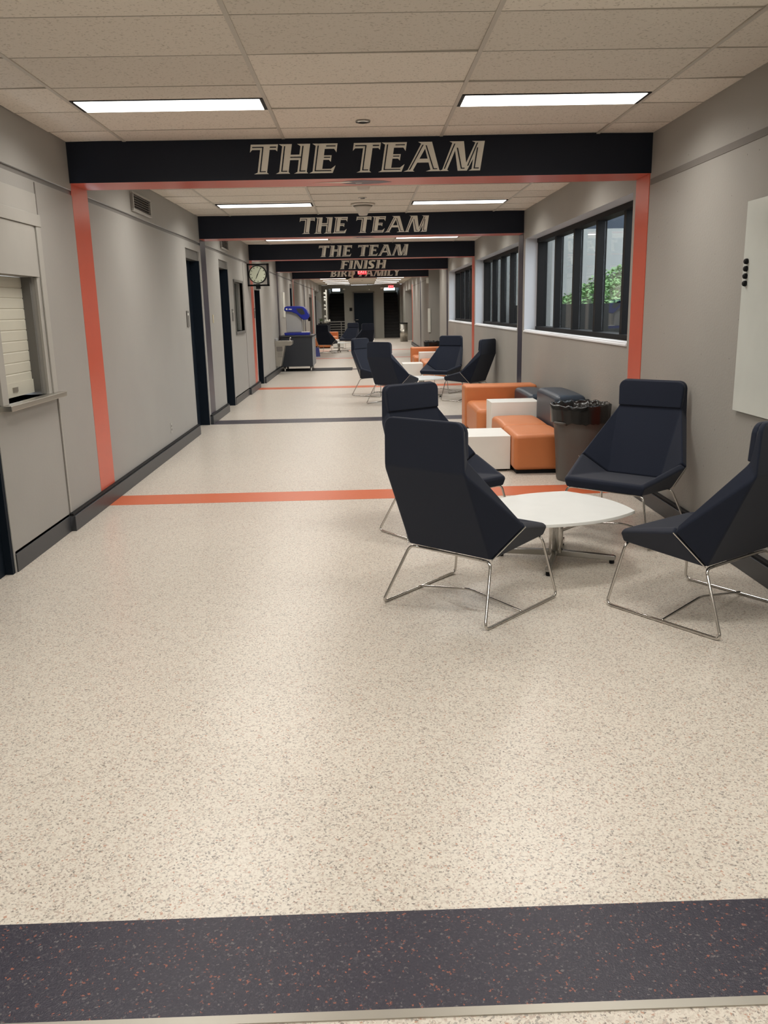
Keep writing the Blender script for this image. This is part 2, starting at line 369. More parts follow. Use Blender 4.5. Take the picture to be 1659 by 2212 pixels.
# ------------------------------------------------------------------ end wall with two stair openings
b = MB(); SL, SR = (-1.86, -0.97), (1.21, 2.10)
for x0, x1, z0, z1 in [(-3.45, SL[0], 0, H), (SL[1], SR[0], 0, H), (SR[1], 3.5, 0, H), (SL[0], SL[1], 2.70, H), (SR[0], SR[1], 2.70, H)]:
    b.box((x0, YE, z0), (x1, YE+.15, z1), M['farwall'])
struct(b.build('wall_back'), 'dim grey end wall between the two staircases')
b = MB(); b.box((-3.45, 46.0, 0), (-2.14, 46.1, H+.05), M['farwall']); b.poly([(-2.14, 46.1, 0), (-2.14, YE, 0), (-2.14, YE, H), (-2.14, 46.1, H)], M['farwall'])
struct(b.build('wall_left_far'), 'grey wall return at the far left beside the stairs')
b = MB(); b.box((-2.95, 45.9, 0), (-2.42, 45.98, 2.3), M['door']); struct(b.build('door_7'), 'dark door at the far left recess')
b = MB(); b.box((-0.43, YE-.06, 0), (0.635, YE-.01, 2.45), M['door']); o = struct(b.build('door_9'), 'black double door in the middle of the end wall')
hb = MB(); hb.tube([(-.36, YE-.07, 1.02), (-.36, YE-.12, 1.02), (-.22, YE-.12, 1.02)], .014, M['chrome'], fillet=.02); hb.build('door_handle', parent=o, smooth=True)
fb = MB()
for q in [((-.49, YE-.07, 0), (-.43, YE-.005, 2.5)), ((.635, YE-.07, 0), (.69, YE-.005, 2.5)), ((-.49, YE-.07, 2.45), (.69, YE-.005, 2.5))]: fb.box(*q, M['frame_grey'])
fb.build('door_frame', parent=o)
b = MB(); b.box((XL-.1, YN-.1, 0), (XR+.1, YN, H+.05), M['wall']); struct(b.build('wall_front'), 'grey wall behind the camera')

def stairs(x0, x1, name, lb, flip):
    t = empty(name, ((x0+x1)/2, YE+.2, 0)); tag(t, lb, 'staircase')
    cx = (x0+x1)/2; n = 15; rise, run = .168, .27
    st = MB(); ns = MB()
    for k in range(n):
        y = YE+.2+k*run
        st.box((x0+.001, y, 0 if k == 0 else (k-1)*rise), (x1-.001, y+run, (k+1)*rise), M['stair'])
        ns.box((x0+.001, y-.01, (k+1)*rise-.012), (x1-.001, y+.03, (k+1)*rise+.003), M['nosing'])
    for mb, nm in ((st, 'steps'), (ns, 'nosings')):
        mb.v = [(p[0]-cx, p[1]-YE-.2, p[2]) for p in mb.v]; mb.build(nm, parent=t)
    # stairwell shell (part of the building)
    wb = MB(); yb = YE+.2+n*run+.6
    wb.poly([(x0, YE, 0), (x0, yb, 0), (x0, yb, 4.6), (x0, YE, 4.6)], M['farwall'])
    wb.poly([(x1, YE, 0), (x1, yb, 0), (x1, yb, 4.6), (x1, YE, 4.6)], M['farwall'])
    wb.poly([(x0, YE+.15, 2.9), (x1, YE+.15, 2.9), (x1, yb, 2.95), (x0, yb, 2.95)], M['farwall'])
    zt = n*rise
    if flip: wz = (2.66, 2.86, x0+.14, x1-.08)
    else: wz = (2.66, 2.86, x0+.10, x1-.32)
    a, c, e, g = wz
    for q in [((x0, yb, zt-.2), (x1, yb+.05, a)), ((x0, yb, c), (x1, yb+.05, 3.1)), ((x0, yb, a), (e, yb+.05, c)), ((g, yb, a), (x1, yb+.05, c))]: wb.box(*q, M['farwall'])
    return wb, (a, c, e, g, yb)
wb, wz = stairs(*SR, 'staircase', 'black rubber-treaded staircase rising behind the right opening under the red exit sign', True)
struct(wb.build('wall_stair_right'), 'stairwell walls of the right staircase')
wb2, wz2 = stairs(*SL, 'staircase', 'black staircase rising behind the left opening beyond the guard rail', False)
struct(wb2.build('wall_stair_left'), 'stairwell walls of the left staircase')
for i, (a, c, e, g, yb) in enumerate((wz, wz2)):
    b = MB(); b.box((e, yb+.01, a), (g, yb+.02, c), M['glass']); o = b.build('window_%d' % (4+i)); struct(o, ('bright window at the top of the right stairs', 'bright window at the top of the left stairs')[i])
    f = MB(); f.box((e-.02, yb-.02, (a+c)/2-.012), (g+.02, yb, (a+c)/2+.012) if i else (e-.005, yb, (a+c)/2+.012), M['farwall']); f.build('window_frame', parent=o)

# ------------------------------------------------------------------ ceiling
GX, GY, TW, TD = -0.572, 4.208, 1.2192, 0.6096
def fixture_rows():
    rows = [5.735, 3.0, 0.4, -2.2]
    for k in range(1, 5): rows += [5.735+5.37*k, 3.0+5.37*k]
    rows += [37.5-5.2, 37.5-2.6-.0, 37.5, 40.2, 42.7, 45.1]
    return rows
ROWS = fixture_rows(); FW, FD = 1.2192, 0.3048
def fdep(r): return FD
cols = [(XL, GX-TW), (GX-TW, GX), (GX, GX+TW), (GX+TW, GX+2*TW), (GX+2*TW, XR+.02)]
b = MB(); b.attr = []
def near_fix(ci, y0, y1):
    if ci not in (1, 3): return None
    for r in ROWS:
        if y0 < r+fdep(r)-.01 and y1 > r+.01: return r
    return None
y = GY-int((GY-YN)/TD+1)*TD
while y < YE:
    y1 = y+TD; a0, a1 = max(y, YN), min(y1, YE)
    for ci, (x0, x1) in enumerate(cols):
        segs = [(a0, a1)]; r = near_fix(ci, a0, a1)
        if r is not None: segs = [(p, q) for p, q in ((a0, min(a1, r)), (max(a0, r+fdep(r)), a1)) if q-p > .02]
        for p, q in segs:
            g = .004; dz = [random.uniform(0, .009) if random.random() < .5 else 0.001 for _ in range(4)]
            b.poly([(x0+g, p+g, H+dz[0]), (x0+g, q-g, H+dz[1]), (x1-g, q-g, H+dz[2]), (x1-g, p+g, H+dz[3])], M['tile'])
            b.attr.append(random.uniform(.90, 1.06))
    y = y1
b.box((XL-.1, YN, H+.06), (XR+.1, YE+.1, H+.10), M['void']); b.attr += [1]*6
for q in [((XL-1.3, 41.5, H), (XL, 46.2, H+.1)), ((XR, 25.6, H), (XR+1.3, 28.7, H+.1)), ((XR2, 38.2, H), (XR+1.3, 44.1, H+.1))]: b.box(*q, M['tile']); b.attr += [1]*6
struct(b.build('ceiling'), 'off-white drop ceiling of mineral fibre tiles')
b = MB()
for k in range(-1, 3): x = GX+k*TW; b.box((x-.012, YN, H-.003), (x+.012, YE, H+.004), M['tee'])
y = GY-int((GY-YN)/TD+1)*TD
while y < YE:
    if y > YN: b.box((XL, y-.0025, H-.001), (XR, y+.0025, H+.012), M['tee'])
    y += TD
trim(b, 'ceiling grid of long runners between the tiles')

def make_light():
    t = empty('ceiling_light', (0, 0, H))
    f = MB()
    for q in [((-.60, 0, -.003), (-.575, FD, .03)), ((.575, 0, -.003), (.60, FD, .03)), ((-.60, 0, -.003), (.60, .014, .03)), ((-.60, FD-.014, -.003), (.60, FD, .03))]: f.box(*q, M['black'])
    f.build('fixture_frame', parent=t)
    l = MB(); l.box((-.575, .014, -.006), (.575, FD-.014, .02), M['lens']); l.build('diffuser', parent=t)
    ld = bpy.data.lights.new('lamp_tubes', 'AREA'); ld.shape = 'RECTANGLE'; ld.size = 1.12; ld.size_y = .26; ld.energy = LAMP_W; ld.color = (1.0, .965, .91); ld.spread = math.radians(155)
    lo = bpy.data.objects.new('lamp_tubes', ld); C.objects.link(lo); lo.parent = t; lo.location = (0, FD/2, -.009)
    return t
proto = make_light(); tag(proto, 'x', 'ceiling light'); first = True
for k, r in enumerate(sorted(ROWS)):
    for s, cx in (('left', GX-TW/2), ('right', GX+1.5*TW)):
        hid = any(bm-3.3 < r < bm-2.0 for bm in BEAMS)
        if abs(r-5.735) < .01: lb = 'large lit rectangular ceiling light on the %s, in front of the first beam' % s
        elif r < 5: lb = '%s ceiling light above or behind the camera, row %s' % (s, {0: 'furthest back', 1: 'second back', 2: 'nearest'}.get(k, 'x'))
        elif r < 12: lb = '%s lit ceiling light just %s' % (s, 'before the second beam' if r > 10 else 'behind the first beam')
        elif r < 17.7: lb = '%s lit ceiling light %s the second and third beams' % (s, 'nearer the third of' if r > 15 else 'just behind the second, between')
        elif r < 23: lb = '%s lit ceiling light %s the third and fourth beams' % (s, 'nearer the fourth of' if r > 20 else 'just behind the third, between')
        elif r < 28.6: lb = '%s lit ceiling light %s the fourth and fifth beams' % (s, 'nearer the fifth of' if r > 26 else 'just behind the fourth, between')
        else:
            far = [q for q in sorted(ROWS) if q > 28.6]; w_ = ['hidden just past the fifth beam', 'second past the fifth beam', 'topmost visible in the far stack of slim lights', 'second from the top in the far stack of slim lights', 'third from the top in the far stack of slim lights', 'lowest in the far stack, next to the end wall'][far.index(r)]
            lb = '%s ceiling light, %s' % (s, w_)
        o = proto if first else dup(proto, (0, 0, 0)); first = False
        o.location = (cx, r, H); o.scale.y = fdep(r)/FD; o['label'] = lb; o['group'] = 'rectangular lights in the tiled ceiling'

# ------------------------------------------------------------------ lettering
GAPW = .042
def R_(x0, z0, x1, z1): return [(x0, z0), (x1, z0), (x1, z1), (x0, z1)]
def LN(x0, z0, x1, z1, wd=GAPW): return [(x0, z0), (x0+wd, z0), (x1+wd, z1), (x1, z1)]
def stem(x, base=True, top=True, w_=.34, gap=True):
    B = [R_(x, 0, x+w_, 1)]; G = []
    if base: B.append([(x-.11, 0), (x+w_+.06, 0), (x+w_, .055), (x, .055)])
    if top: B.append([(x, .93), (x, 1), (x-.13, 1)])
    if gap: G = [R_(x+.07, .065, x+.07+GAPW, .93), R_(x+.07, .065, x+w_-.05, .095)]
    return B, G
def glyph(ch):
    B, G = [], []
    def add(p): B.extend(p[0]); G.extend(p[1])
    if ch == 'T':
        B += [R_(.02, .82, 1.0, 1), [(.02, .82), (.02, .74), (.09, .82)], [(1.0, .82), (.93, .82), (1.0, .76)], R_(.38, 0, .72, .9), [(.26, 0), (.79, 0), (.72, .05), (.38, .05)]]
        G += [R_(.45, .065, .45+GAPW, .915), R_(.08, .885, .45+GAPW, .92), R_(.72, .885, .95, .92), R_(.45, .065, .67, .095)]; wd = 1.04
    elif ch == 'H':
        add(stem(.12)); add(stem(.78)); B.append(R_(.44, .46, .8, .64)); G.append(R_(.46, .535, .86, .565)); wd = 1.21
    elif ch in 'EFL':
        add(stem(.12))
        if ch != 'L':
            B += [R_(.4, .82, .90, 1), [(.90, .82), (.80, .82), (.90, .70)], R_(.4, .45, .74, .60), [(.74, .45), (.66, .45), (.74, .38)]]
            G += [R_(.50, .895, .84, .925), R_(.47, .515, .70, .545)]
        if ch != 'F':
            B += [R_(.4, 0, .86, .14), [(.86, 0), (.93, .26), (.78, .14), (.72, .0)]]; G += [R_(.19, .065, .80, .095)]
        wd = .95 if ch != 'F' else .90
    elif ch == 'A':
        B += [[(.10, 0), (.30, 0), (.68, .84), (.60, 1), (.50, 1)], [(.98, 0), (1.30, 0), (.86, 1), (.48, 1), (.60, .88)], R_(.42, .30, .96, .43), [(-.02, 0), (.38, 0), (.30, .05), (.11, .05)], [(.80, 0), (1.36, 0), (1.27, .05), (.95, .05)], [(.36, 1), (.5, 1), (.5, .93)]]
        G += [LN(.17, .06, .53, .90), LN(1.04, .08, .645, .88), R_(1.04, .065, 1.20, .095)]; wd = 1.30
    elif ch == 'M':
        B += [[(.08, 0), (.26, 0), (.50, .86), (.45, 1), (.32, 1)], [(.36, 1), (.72, 1), (1.0, .0), (.66, 0)], [(.84, 0), (1.0, 0), (1.34, .86), (1.24, 1), (1.16, 1)], R_(1.16, 0, 1.48, 1), [(-.02, 0), (.33, 0), (.26, .05), (.09, .05)], [(1.06, 0), (1.48, 0), (1.48, .05), (1.16, .05)], [(.20, 1), (.36, 1), (.36, .93)], [(1.02, 1), (1.2, 1), (1.2, .93)]]
        G += [LN(.14, .07, .38, .92), LN(.76, .08, .50, .78), R_(.76, .065, .90, .095), LN(.98, .16, 1.20, .94), R_(1.23, .065, 1.23+GAPW, .78), R_(1.23, .065, 1.42, .095)]; wd = 1.50
    elif ch == 'I': add(stem(.12)); wd = .52
    elif ch == 'N':
        B += [R_(.12, 0, .28, 1), [(.12, 1), (.46, 1), (1.0, 0), (.68, 0)], R_(.86, 0, 1.0, 1), [(.02, 0), (.38, 0), (.28, .05), (.12, .05)], [(.76, 1), (1.1, 1), (1.0, .95), (.86, .95)], [(0, 1), (.12, 1), (.12, .93)]]
        G += [LN(.74, .08, .28, .9)]; wd = 1.08
    elif ch == 'S':
        pts = [(.16, .10), (.32, .07), (.50, .09), (.60, .18), (.60, .32), (.50, .44), (.36, .52), (.24, .62), (.20, .75), (.28, .87), (.42, .93), (.58, .92), (.74, .88)]
        for i in range(len(pts)-1):
            (x0, z0), (x1, z1) = pts[i], pts[i+1]; d = math.hypot(x1-x0, z1-z0); k = .14 if 2 <= i <= 8 else .09
            nx, nz = -(z1-z0)/d*k, (x1-x0)/d*k; ex, ez = (x1-x0)*.25, (z1-z0)*.25
            B.append([(x0-nx-ex, max(0, z0-nz-ez)), (x1-nx+ex, max(0, z1-nz+ez)), (x1+nx+ex, min(1, z1+nz+ez)), (x0+nx-ex, min(1, z0+nz-ez))])
        B += [[(.08, 0), (.2, 0), (.12, .27)], [(.72, 1), (.8, 1), (.76, .74)]]; wd = .86
    elif ch in 'BRDP':
        add(stem(.12, top=True))
        def bowl(z0, z1, xr):
            n = 10; o = []; i_ = []
            for k in range(n+1):
                a = -PI/2+PI*k/n; cz, rz = (z0+z1)/2, (z1-z0)/2
                o.append((.46+(xr-.46)*math.cos(a), cz+rz*math.sin(a))); i_.append((.44+(xr-.66)*math.cos(a)*.9, cz+(rz-.13)*math.sin(a)))
            for k in range(n): B.append([o[k], o[k+1], i_[k+1], i_[k]])
            B.append(R_(.4, z0, .47, z0+.13)); B.append(R_(.4, z1-.13, .47, z1))
        if ch == 'D': bowl(0, 1, 1.12); wd = 1.16
        elif ch == 'B': bowl(.46, 1, .90); bowl(0, .56, .98); wd = 1.0
        else: bowl(.42, 1, .92); B.append([(.50, .46), (.74, .46), (1.12, 0), (.82, 0)]); wd = 1.08
    elif ch == 'Y':
        B += [[(.0, 1), (.36, 1), (.66, .5), (.40, .42)], [(.78, 1), (.98, 1), (.64, .44), (.52, .56)], R_(.38, 0, .68, .52), [(.26, 0), (.76, 0), (.68, .05), (.38, .05)], R_(-.05, .95, .42, 1), R_(.70, .95, 1.06, 1)]
        G += [R_(.45, .065, .45+GAPW, .5)]; wd = 1.0
    else: wd = .52; B = []
    return B, G, wd
def lettering(text, x0, x1, z0, z1, y, parent, org):
    hgt = z1-z0; total = sum(glyph(c)[2] for c in text); SH = .17
    sx = (x1-x0)/(total+SH*.6)*1.0
    cx = x0
    for c in text:
        B, G, wd = glyph(c)
        if B:
            mb = MB()
            def tr(p, dy): return (cx+(p[0]+SH*p[1])*sx-org[0], y-dy-org[1], z0+p[1]*hgt-org[2])
            for k, q in enumerate(B): mb.prism([(tr(p, 0)[0], tr(p, 0)[2]) for p in q], 'y', y-org[1]-.0025-k*.00012, y-org[1]-.0002-k*.00001, M['cream'])
            for q in G: mb.prism([(tr(p, 0)[0], tr(p, 0)[2]) for p in q], 'y', y-org[1]-.0060-len(mb.f)*.00001, y-org[1]-.0050, M['navy_paint'])
            mb.build('letter', parent=parent)
        cx += wd*sx
WORDS = [('THE TEAM', -.865, .975), ('THE TEAM', -.865, .955), ('THE TEAM', -.865, .955), ('FINISH', -.56, .68), ('BIRD FAMILY', -1.02, 1.27)]
for i, (yb, (txt, a, c)) in enumerate(zip(BEAMS, WORDS)):
    xr = XR if i < 4 else XR2
    mb = MB(); x0, x1 = XL, xr
    z0 = H-BD
    V = [(x0, yb, z0), (x1, yb, z0), (x1, yb+BT, z0), (x0, yb+BT, z0), (x0, yb, H+.02), (x1, yb, H+.02), (x1, yb+BT, H+.02), (x0, yb+BT, H+.02)]
    mb.mesh(V, [(0, 1, 5, 4), (2, 3, 7, 6), (1, 2, 6, 5), (3, 0, 4, 7)], M['navy_paint']); mb.mesh(V, [(0, 3, 2, 1)], M['orange_paint'])
    o = mb.build('trim_%d' % (n_trim[0]+1)); n_trim[0] += 1
    struct(o, '%s ceiling beam, navy with an orange underside, reading %s' % (['nearest', 'second', 'third', 'fourth', 'fifth'][i], txt))
    lettering(txt, a, c, 2.622, 2.836, yb, o, (0, 0, 0))
    if i < 2:
        e = MB(); s = 1 if i == 0 else .8; cy = yb+.2; zz = z0-.001
        e.poly([(-.18*s, cy, zz), (-.10*s, cy-.07, zz), (.02*s, cy-.11, zz), (.20*s, cy-.06, zz), (.27*s, cy+.02, zz), (.16*s, cy+.09, zz), (0, cy+.13, zz), (-.10*s, cy+.09, zz)][::-1], M['emblem'])
        e.poly([(-.36*s, cy-.01, zz-.001), (-.08*s, cy-.045, zz-.001), (-.05*s, cy+.0, zz-.001), (-.14*s, cy+.03, zz-.001)][::-1], M['cream'])
        e.poly([(-.03, cy+.03, zz-.001), (.03, cy+.03, zz-.001), (.02, cy+.06, zz-.001), (-.02, cy+.06, zz-.001)][::-1], M['white'])
        e.build('emblem', parent=o)

# painted wall stripes in line with the beams
for i, (yb, c) in enumerate(zip(BEAMS+[33.95, 39.6], ['orange_paint', 'navy_stripe']*4)):
    lb = ['first', 'second', 'third', 'fourth', 'fifth', 'sixth', 'seventh'][i]
    cn = 'orange' if c[0] == 'o' else 'navy'
    b = MB(); b.box((XL-.001, yb+.02, .12), (XL+.0015, yb+BT+.02, LEDGE+.065), M[c]); trim(b, '%s painted stripe on the left wall, %s' % (lb, cn))
    if i == 4: continue
    xr = XR if i < 4 else XR2
    y0 = yb if i < 5 else (32.4 if i == 5 else 37.7)
    b = MB(); b.box((xr-.0055, y0+.02, .12), (xr+.001, y0+(.35 if i < 4 else .4), LEDGE+.065), M[c if i != 6 else 'orange_paint']); trim(b, '%s painted stripe on the right wall, %s' % (lb, cn))

# ------------------------------------------------------------------ baseboards
def base(side, spans, xw, s):
    for k, (y0, y1, th) in enumerate(spans):
        b = MB(); x1 = xw+s*th
        b.box((min(xw, x1), y0, 0.0), (max(xw, x1), y1, .118), M['base']); b.box((min(xw, xw+s*(th-.012)), y0, .118), (max(xw, xw+s*(th-.012)), y1, .136), M['black'])
        struct(b.build('baseboard_%s' % side if k == 0 else 'baseboard_%s_%d' % (side, k+1), bevel=.004), 'charcoal baseboard along the %s wall, section %s' % (side.replace('_', ' '), ['nearest', 'second', 'third', 'fourth', 'fifth', 'sixth', 'seventh', 'furthest'][k]))
base('left', [(5.22, 6.24, .008), (6.24, 11.33, .045), (12.33, 13.90, .045), (14.89, 16.70, .01), (16.70, 18.29, .045), (19.33, 27.3, .045), (28.2, 37.1, .045)], XL, 1)
base('right', [(YN, 25.7, .045)], XR, -1)
base('right_far', [(28.6, 38.3, .045)], XR2, -1)

# ------------------------------------------------------------------ left wall doors
def plaque(y, z, label, w_=.13, h_=.20):
    b = MB(); b.box((0, -w_/2, -h_/2), (.012, w_/2, h_/2), M['frame_grey']); o = b.build('room_sign', bevel=.002, loc=(XL, y, z)); tag(o, label, 'sign')
    c = MB(); c.box((.012, -.03, h_*.22), (.014, .03, h_*.36), M['white']); c.build('sign_mark', parent=o)
def side_door(n, y0, y1, z1, lb, recess=.13, m='door', head=.12):
    b = MB(); b.box((XL-recess-.03, y0, 0), (XL-recess, y1, z1-head), M[m]); o = struct(b.build('door_%d' % n), lb)
    f = MB(); X = XL-recess
    f.box((X, y0, z1-head), (XL-.02, y1, z1), M['frame_grey'])
    f.box((X, y0, 0), (XL-.005, y0+.035, z1-head), M[m]); f.box((X, y1-.035, 0), (XL-.005, y1, z1-head), M[m])
    f.build('door_frame', parent=o)
    h = MB(); h.tube([(X, y0+.09, 1.0), (X+.06, y0+.09, 1.0), (X+.06, y0+.2, 1.0)], .01, M['steel'], fillet=.02); h.build('door_handle', parent=o, smooth=True)
    return o
side_door(1, 4.05, 5.20, 2.15, 'black door cut by the left edge of the view', recess=.05, head=.05)
side_door(2, 11.36, 12.30, 2.40, 'first black recessed door down the left wall, just before the second beam')
side_door(3, 13.93, 14.86, 2.40, 'second black recessed door down the left wall, beside the dark window')
side_door(4, 18.32, 19.30, 2.15, 'third black recessed door down the left wall, under the clock')
side_door(5, 27.35, 28.15, 2.40, 'narrow dark doorway on the left just before the fifth beam')
side_door(6, 37.2, 39.2, 2.25, 'far grey door on the left wall', m='frame_grey')
plaque(11.19, 1.51, 'grey room sign on the left wall beside the first black door')
plaque(15.08, 1.53, 'small grey room sign between the second black door and the dark window')
plaque(18.15, 1.55, 'dark room sign on the third, orange wall stripe near the clock')
b = MB(); b.box((XL-.02, 5.235, .136), (XL+.002, 5.255, 2.0), M['trimgrey'])
b = MB(); b.box((XL+.0, 6.25, .14), (XL+.006, 6.262, LEDGE-.03), M['groove']); b.box((XL-.0, 6.262, .14), (XL+.008, 6.285, 1.0), M['trimgrey']); trim(b, 'vertical wall joint right of the serving hatch')
b = MB(); b.box((XL-.001, 16.70, .13), (XL+.004, 16.72, LEDGE-.03), M['groove']); trim(b, 'vertical wall joint beside the dark window')
b = MB(); b.box((0, -.035, -.06), (.008, .035, .06), M['cream_plate']); o = b.build('light_switch', bevel=.002, loc=(XL, 13.09, 1.49)); tag(o, 'cream light switch plate between the two first black doors', 'light switch')
c = MB(); c.box((.008, -.008, -.018), (.014, .008, .018), M['white']); c.build('toggle', parent=o)
b = MB(); b.box((0, -.036, -.058), (.006, .036, .058), M['trimgrey']); o = b.build('wall_outlet', bevel=.002, loc=(XL, 9.80, .295)); tag(o, 'painted wall outlet low on the left wall before the first black door', 'outlet')
c = MB()
for z in (-.028, .012): c.box((.006, -.014, z), (.008, .014, z+.022), M['groove'])
c.build('socket', parent=o)
b = MB(); b.box((0, -.036, -.058), (.006, .036, .058), M['trimgrey']); o = b.build('wall_outlet', bevel=.002, loc=(XL, 20.6, .30)); tag(o, 'small wall outlet low on the left wall before the drinking fountain', 'outlet')

# dark window in left wall
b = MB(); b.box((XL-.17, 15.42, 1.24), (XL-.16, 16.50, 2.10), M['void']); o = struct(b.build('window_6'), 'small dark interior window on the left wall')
f = MB()
for q in [((XL-.05, 15.36, 1.20), (XL+.012, 15.42, 2.14)), ((XL-.05, 16.5, 1.20), (XL+.012, 16.56, 2.14)), ((XL-.05, 15.36, 2.10), (XL+.012, 16.56, 2.14)), ((XL-.10, 15.36, 1.19), (XL+.025, 16.56, 1.24))]: f.box(*q, M['frame_grey'])
f.build('window_frame', parent=o, bevel=.003)
g = MB(); g.box((XL-.09, 15.42, 1.24), (XL-.085, 16.5, 2.10), M['glass']); g.build('glass_pane', parent=o)

# ------------------------------------------------------------------ serving hatch
t = empty('serving_hatch', (XL, 5.71, 1.03)); tag(t, 'serving hatch in the left wall with a closed cream roller shutter and steel ledge', 'serving hatch')
def rel(mb, o=(XL, 5.71, 1.03)):
    mb.v = [(p[0]-o[0], p[1]-o[1], p[2]-o[2]) for p in mb.v]; return mb
s = MB(); prof = []
z = 1.075
sl = [(XL-.085, 1.07)]
while z < 1.845:
    sl += [(XL-.082, z), (XL-.078, z+.005), (XL-.0775, z+.063), (XL-.082, z+.068)]; z += .07
for i in range(len(sl)-1):
    (xa, za), (xb, zb) = sl[i], sl[i+1]; s.poly([(xa, 5.36, za), (xa, 6.06, za), (xb, 6.06, zb), (xb, 5.36, zb)], M['shutter'])
s.box((XL-.09, 5.37, 1.068), (XL-.070, 6.055, 1.16), M['shutter'])
rel(s).build('roller_shutter', parent=t)
s = MB(); s.box((XL-.07, 5.66, 1.10), (XL-.064, 5.74, 1.13), M['steel']); rel(s).build('latch', parent=t)
s = MB()
s.box((XL-.16, 6.03, 1.05), (XL-.02, 6.06, 1.845), M['frame_grey']); rel(s).build('guide_rail', parent=t)
s = MB(); s.box((XL-.16, 5.36, 1.05), (XL-.02, 5.385, 1.845), M['frame_grey']); rel(s).build('guide_rail', parent=t)
s = MB()
for q in [((XL, 6.06, 1.05), (XL+.022, 6.20, 1.845)), ((XL, 5.27, 1.05), (XL+.022, 5.36, 1.845)), ((XL, 5.27, 1.845), (XL+.022, 6.20, 2.40))]: s.box(*q, M['trimgrey'])
s.box((XL+.022, 5.27, 2.18), (XL+.040, 6.20, 2.26), M['trimgrey']); s.box((XL+.022, 5.27, 1.845), (XL+.030, 6.08, 2.18), M['trimgrey']); s.box((XL+.022, 6.12, 1.05), (XL+.034, 6.20, 2.26), M['trimgrey'])
rel(s).build('hatch_frame', parent=t, bevel=.003)
s = MB(); s.box((XL-.16, 5.26, 1.015), (XL+.075, 6.26, 1.05), M['steel']); rel(s).build('ledge', parent=t, bevel=.004)

# ------------------------------------------------------------------ vents, sensors, cones
def vent(y, z, lb):
    t = empty('air_vent', (XL, y, z)); tag(t, lb, 'vent')
    f = MB()
    for q in [((0, -.37, -.09), (.03, .37, -.07)), ((0, -.37, .07), (.03, .37, .09)), ((0, -.37, -.07), (.03, -.34, .07)), ((0, .34, -.07), (.03, .37, .07))]: f.box(*q, M['trimgrey'])
    f.build('vent_frame', parent=t, bevel=.003)
    s = MB(); s.box((.001, -.34, -.07), (.004, .34, .07), M['void'])
    for k in range(6): z_ = -.06+k*.023; s.box((.006, -.34, z_), (.024, .34, z_+.004), M['groove'])
    s.build('louvres', parent=t)
vent(9.19, 2.665, 'grey air vent high on the left wall behind the first beam')
vent(14.55, 2.665, 'small air vent high on the left wall behind the second beam')
for i, yy in enumerate((6.45, 10.66, 40.5)):
    b = MB(); b.lathe([(.052, 0), (.052, -.006), (.036, -.010), (.034, -.002)], (0, 0, 0), M['dark_chrome'], n=28); b.lathe([(.030, -.004), (.026, -.012)], (0, 0, 0), M['black'], n=20)
    tag(b.build('ceiling_sensor', smooth=False, loc=(.04, yy, H-.0005)), ['round grey ceiling sensor in front of the nearest beam', 'round ceiling sensor between the first two beams', 'small dark round ceiling sensor between the far light rows'][i], 'ceiling sensor')
for i, yy in enumerate((9.0, 11.3)):
    t = empty('ceiling_cone', (.045, yy, H)); tag(t, ['pale cone-shaped ceiling fitting just behind the first beam', 'pale cone-shaped ceiling fitting hanging before the second beam'][i], 'ceiling fitting')
    b = MB(); b.lathe([(.155, 0), (.155, -.012), (.14, -.02)], (0, 0, 0), M['cone'], n=36); b.build('rim_plate', parent=t)
    b = MB(); b.lathe([(.125, -.02), (.10, -.05), (.075, -.085), (.06, -.12), (.052, -.135)], (0, 0, 0), M['cone'], n=36); b.build('cone_body', parent=t, smooth=True)

# ------------------------------------------------------------------ windows
def bay_window(n, y0, y1, lb):
    o = struct(empty('window_%d' % n, (XR+.2, (y0+y1)/2, 1.25)), lb); oc = o.location
    def put(mb, name, **k):
        mb.v = [(p[0]-oc[0], p[1]-oc[1], p[2]-oc[2]) for p in mb.v]; return mb.build(name, parent=o, **k)
    X0 = 2.48; zt = LEDGE-.022
    f = MB()
    f.box((X0-.02, y0, 1.25), (X0+.12, y1, 1.30), M['wframe']); f.box((X0-.02, y0, zt-.055), (X0+.12, y1, zt), M['wframe'])
    f.box((X0-.01, y1-.045, 1.3), (X0+.12, y1, zt-.055), M['wframe']); f.box((X0-.01, y0, 1.3), (X0+.12, y0+.045, zt-.055), M['wframe'])
    put(f, 'window_frame')
    yk = y1-.01; ks = []
    k = 1
    while yk-.98*k > y0+.1:
        yy = yk-.98*k; m_ = MB(); m_.box((X0+.01, yy-.07, 1.3), (X0+.11, yy, zt-.055), M['wframe']); put(m_, 'mullion'); ks.append(yy); k += 1
    edges = [y1-.045]+ks
    for i, e in enumerate(edges):
        nx = ks[i]+0 if i < len(ks) else y0+.045
        g = MB(); g.box((X0+.085, nx, 1.3), (X0+.091, e-(.075 if i else 0), zt-.055), M['glass']); put(g, 'glass_pane')
    s = MB(); s.box((XR-.0, y0, 1.235), (X0-.02, y1, 1.252), M['sill_top']); 
    s.prism([(XR-.012, 1.225), (XR+.05, 1.225), (XR+.05, 1.262), (XR+.015, 1.262), (XR-.012, 1.240)], 'y', y0, y1, M['sill']); put(s, 'window_sill')
for i, ((a, c), lb) in enumerate(zip(WIN, ['nearest tall window with deep black mullions looking onto ivy', 'second window with black mullions down the right wall', 'third window with black mullions down the right wall'])):
    bay_window(i+1, a, c, lb)

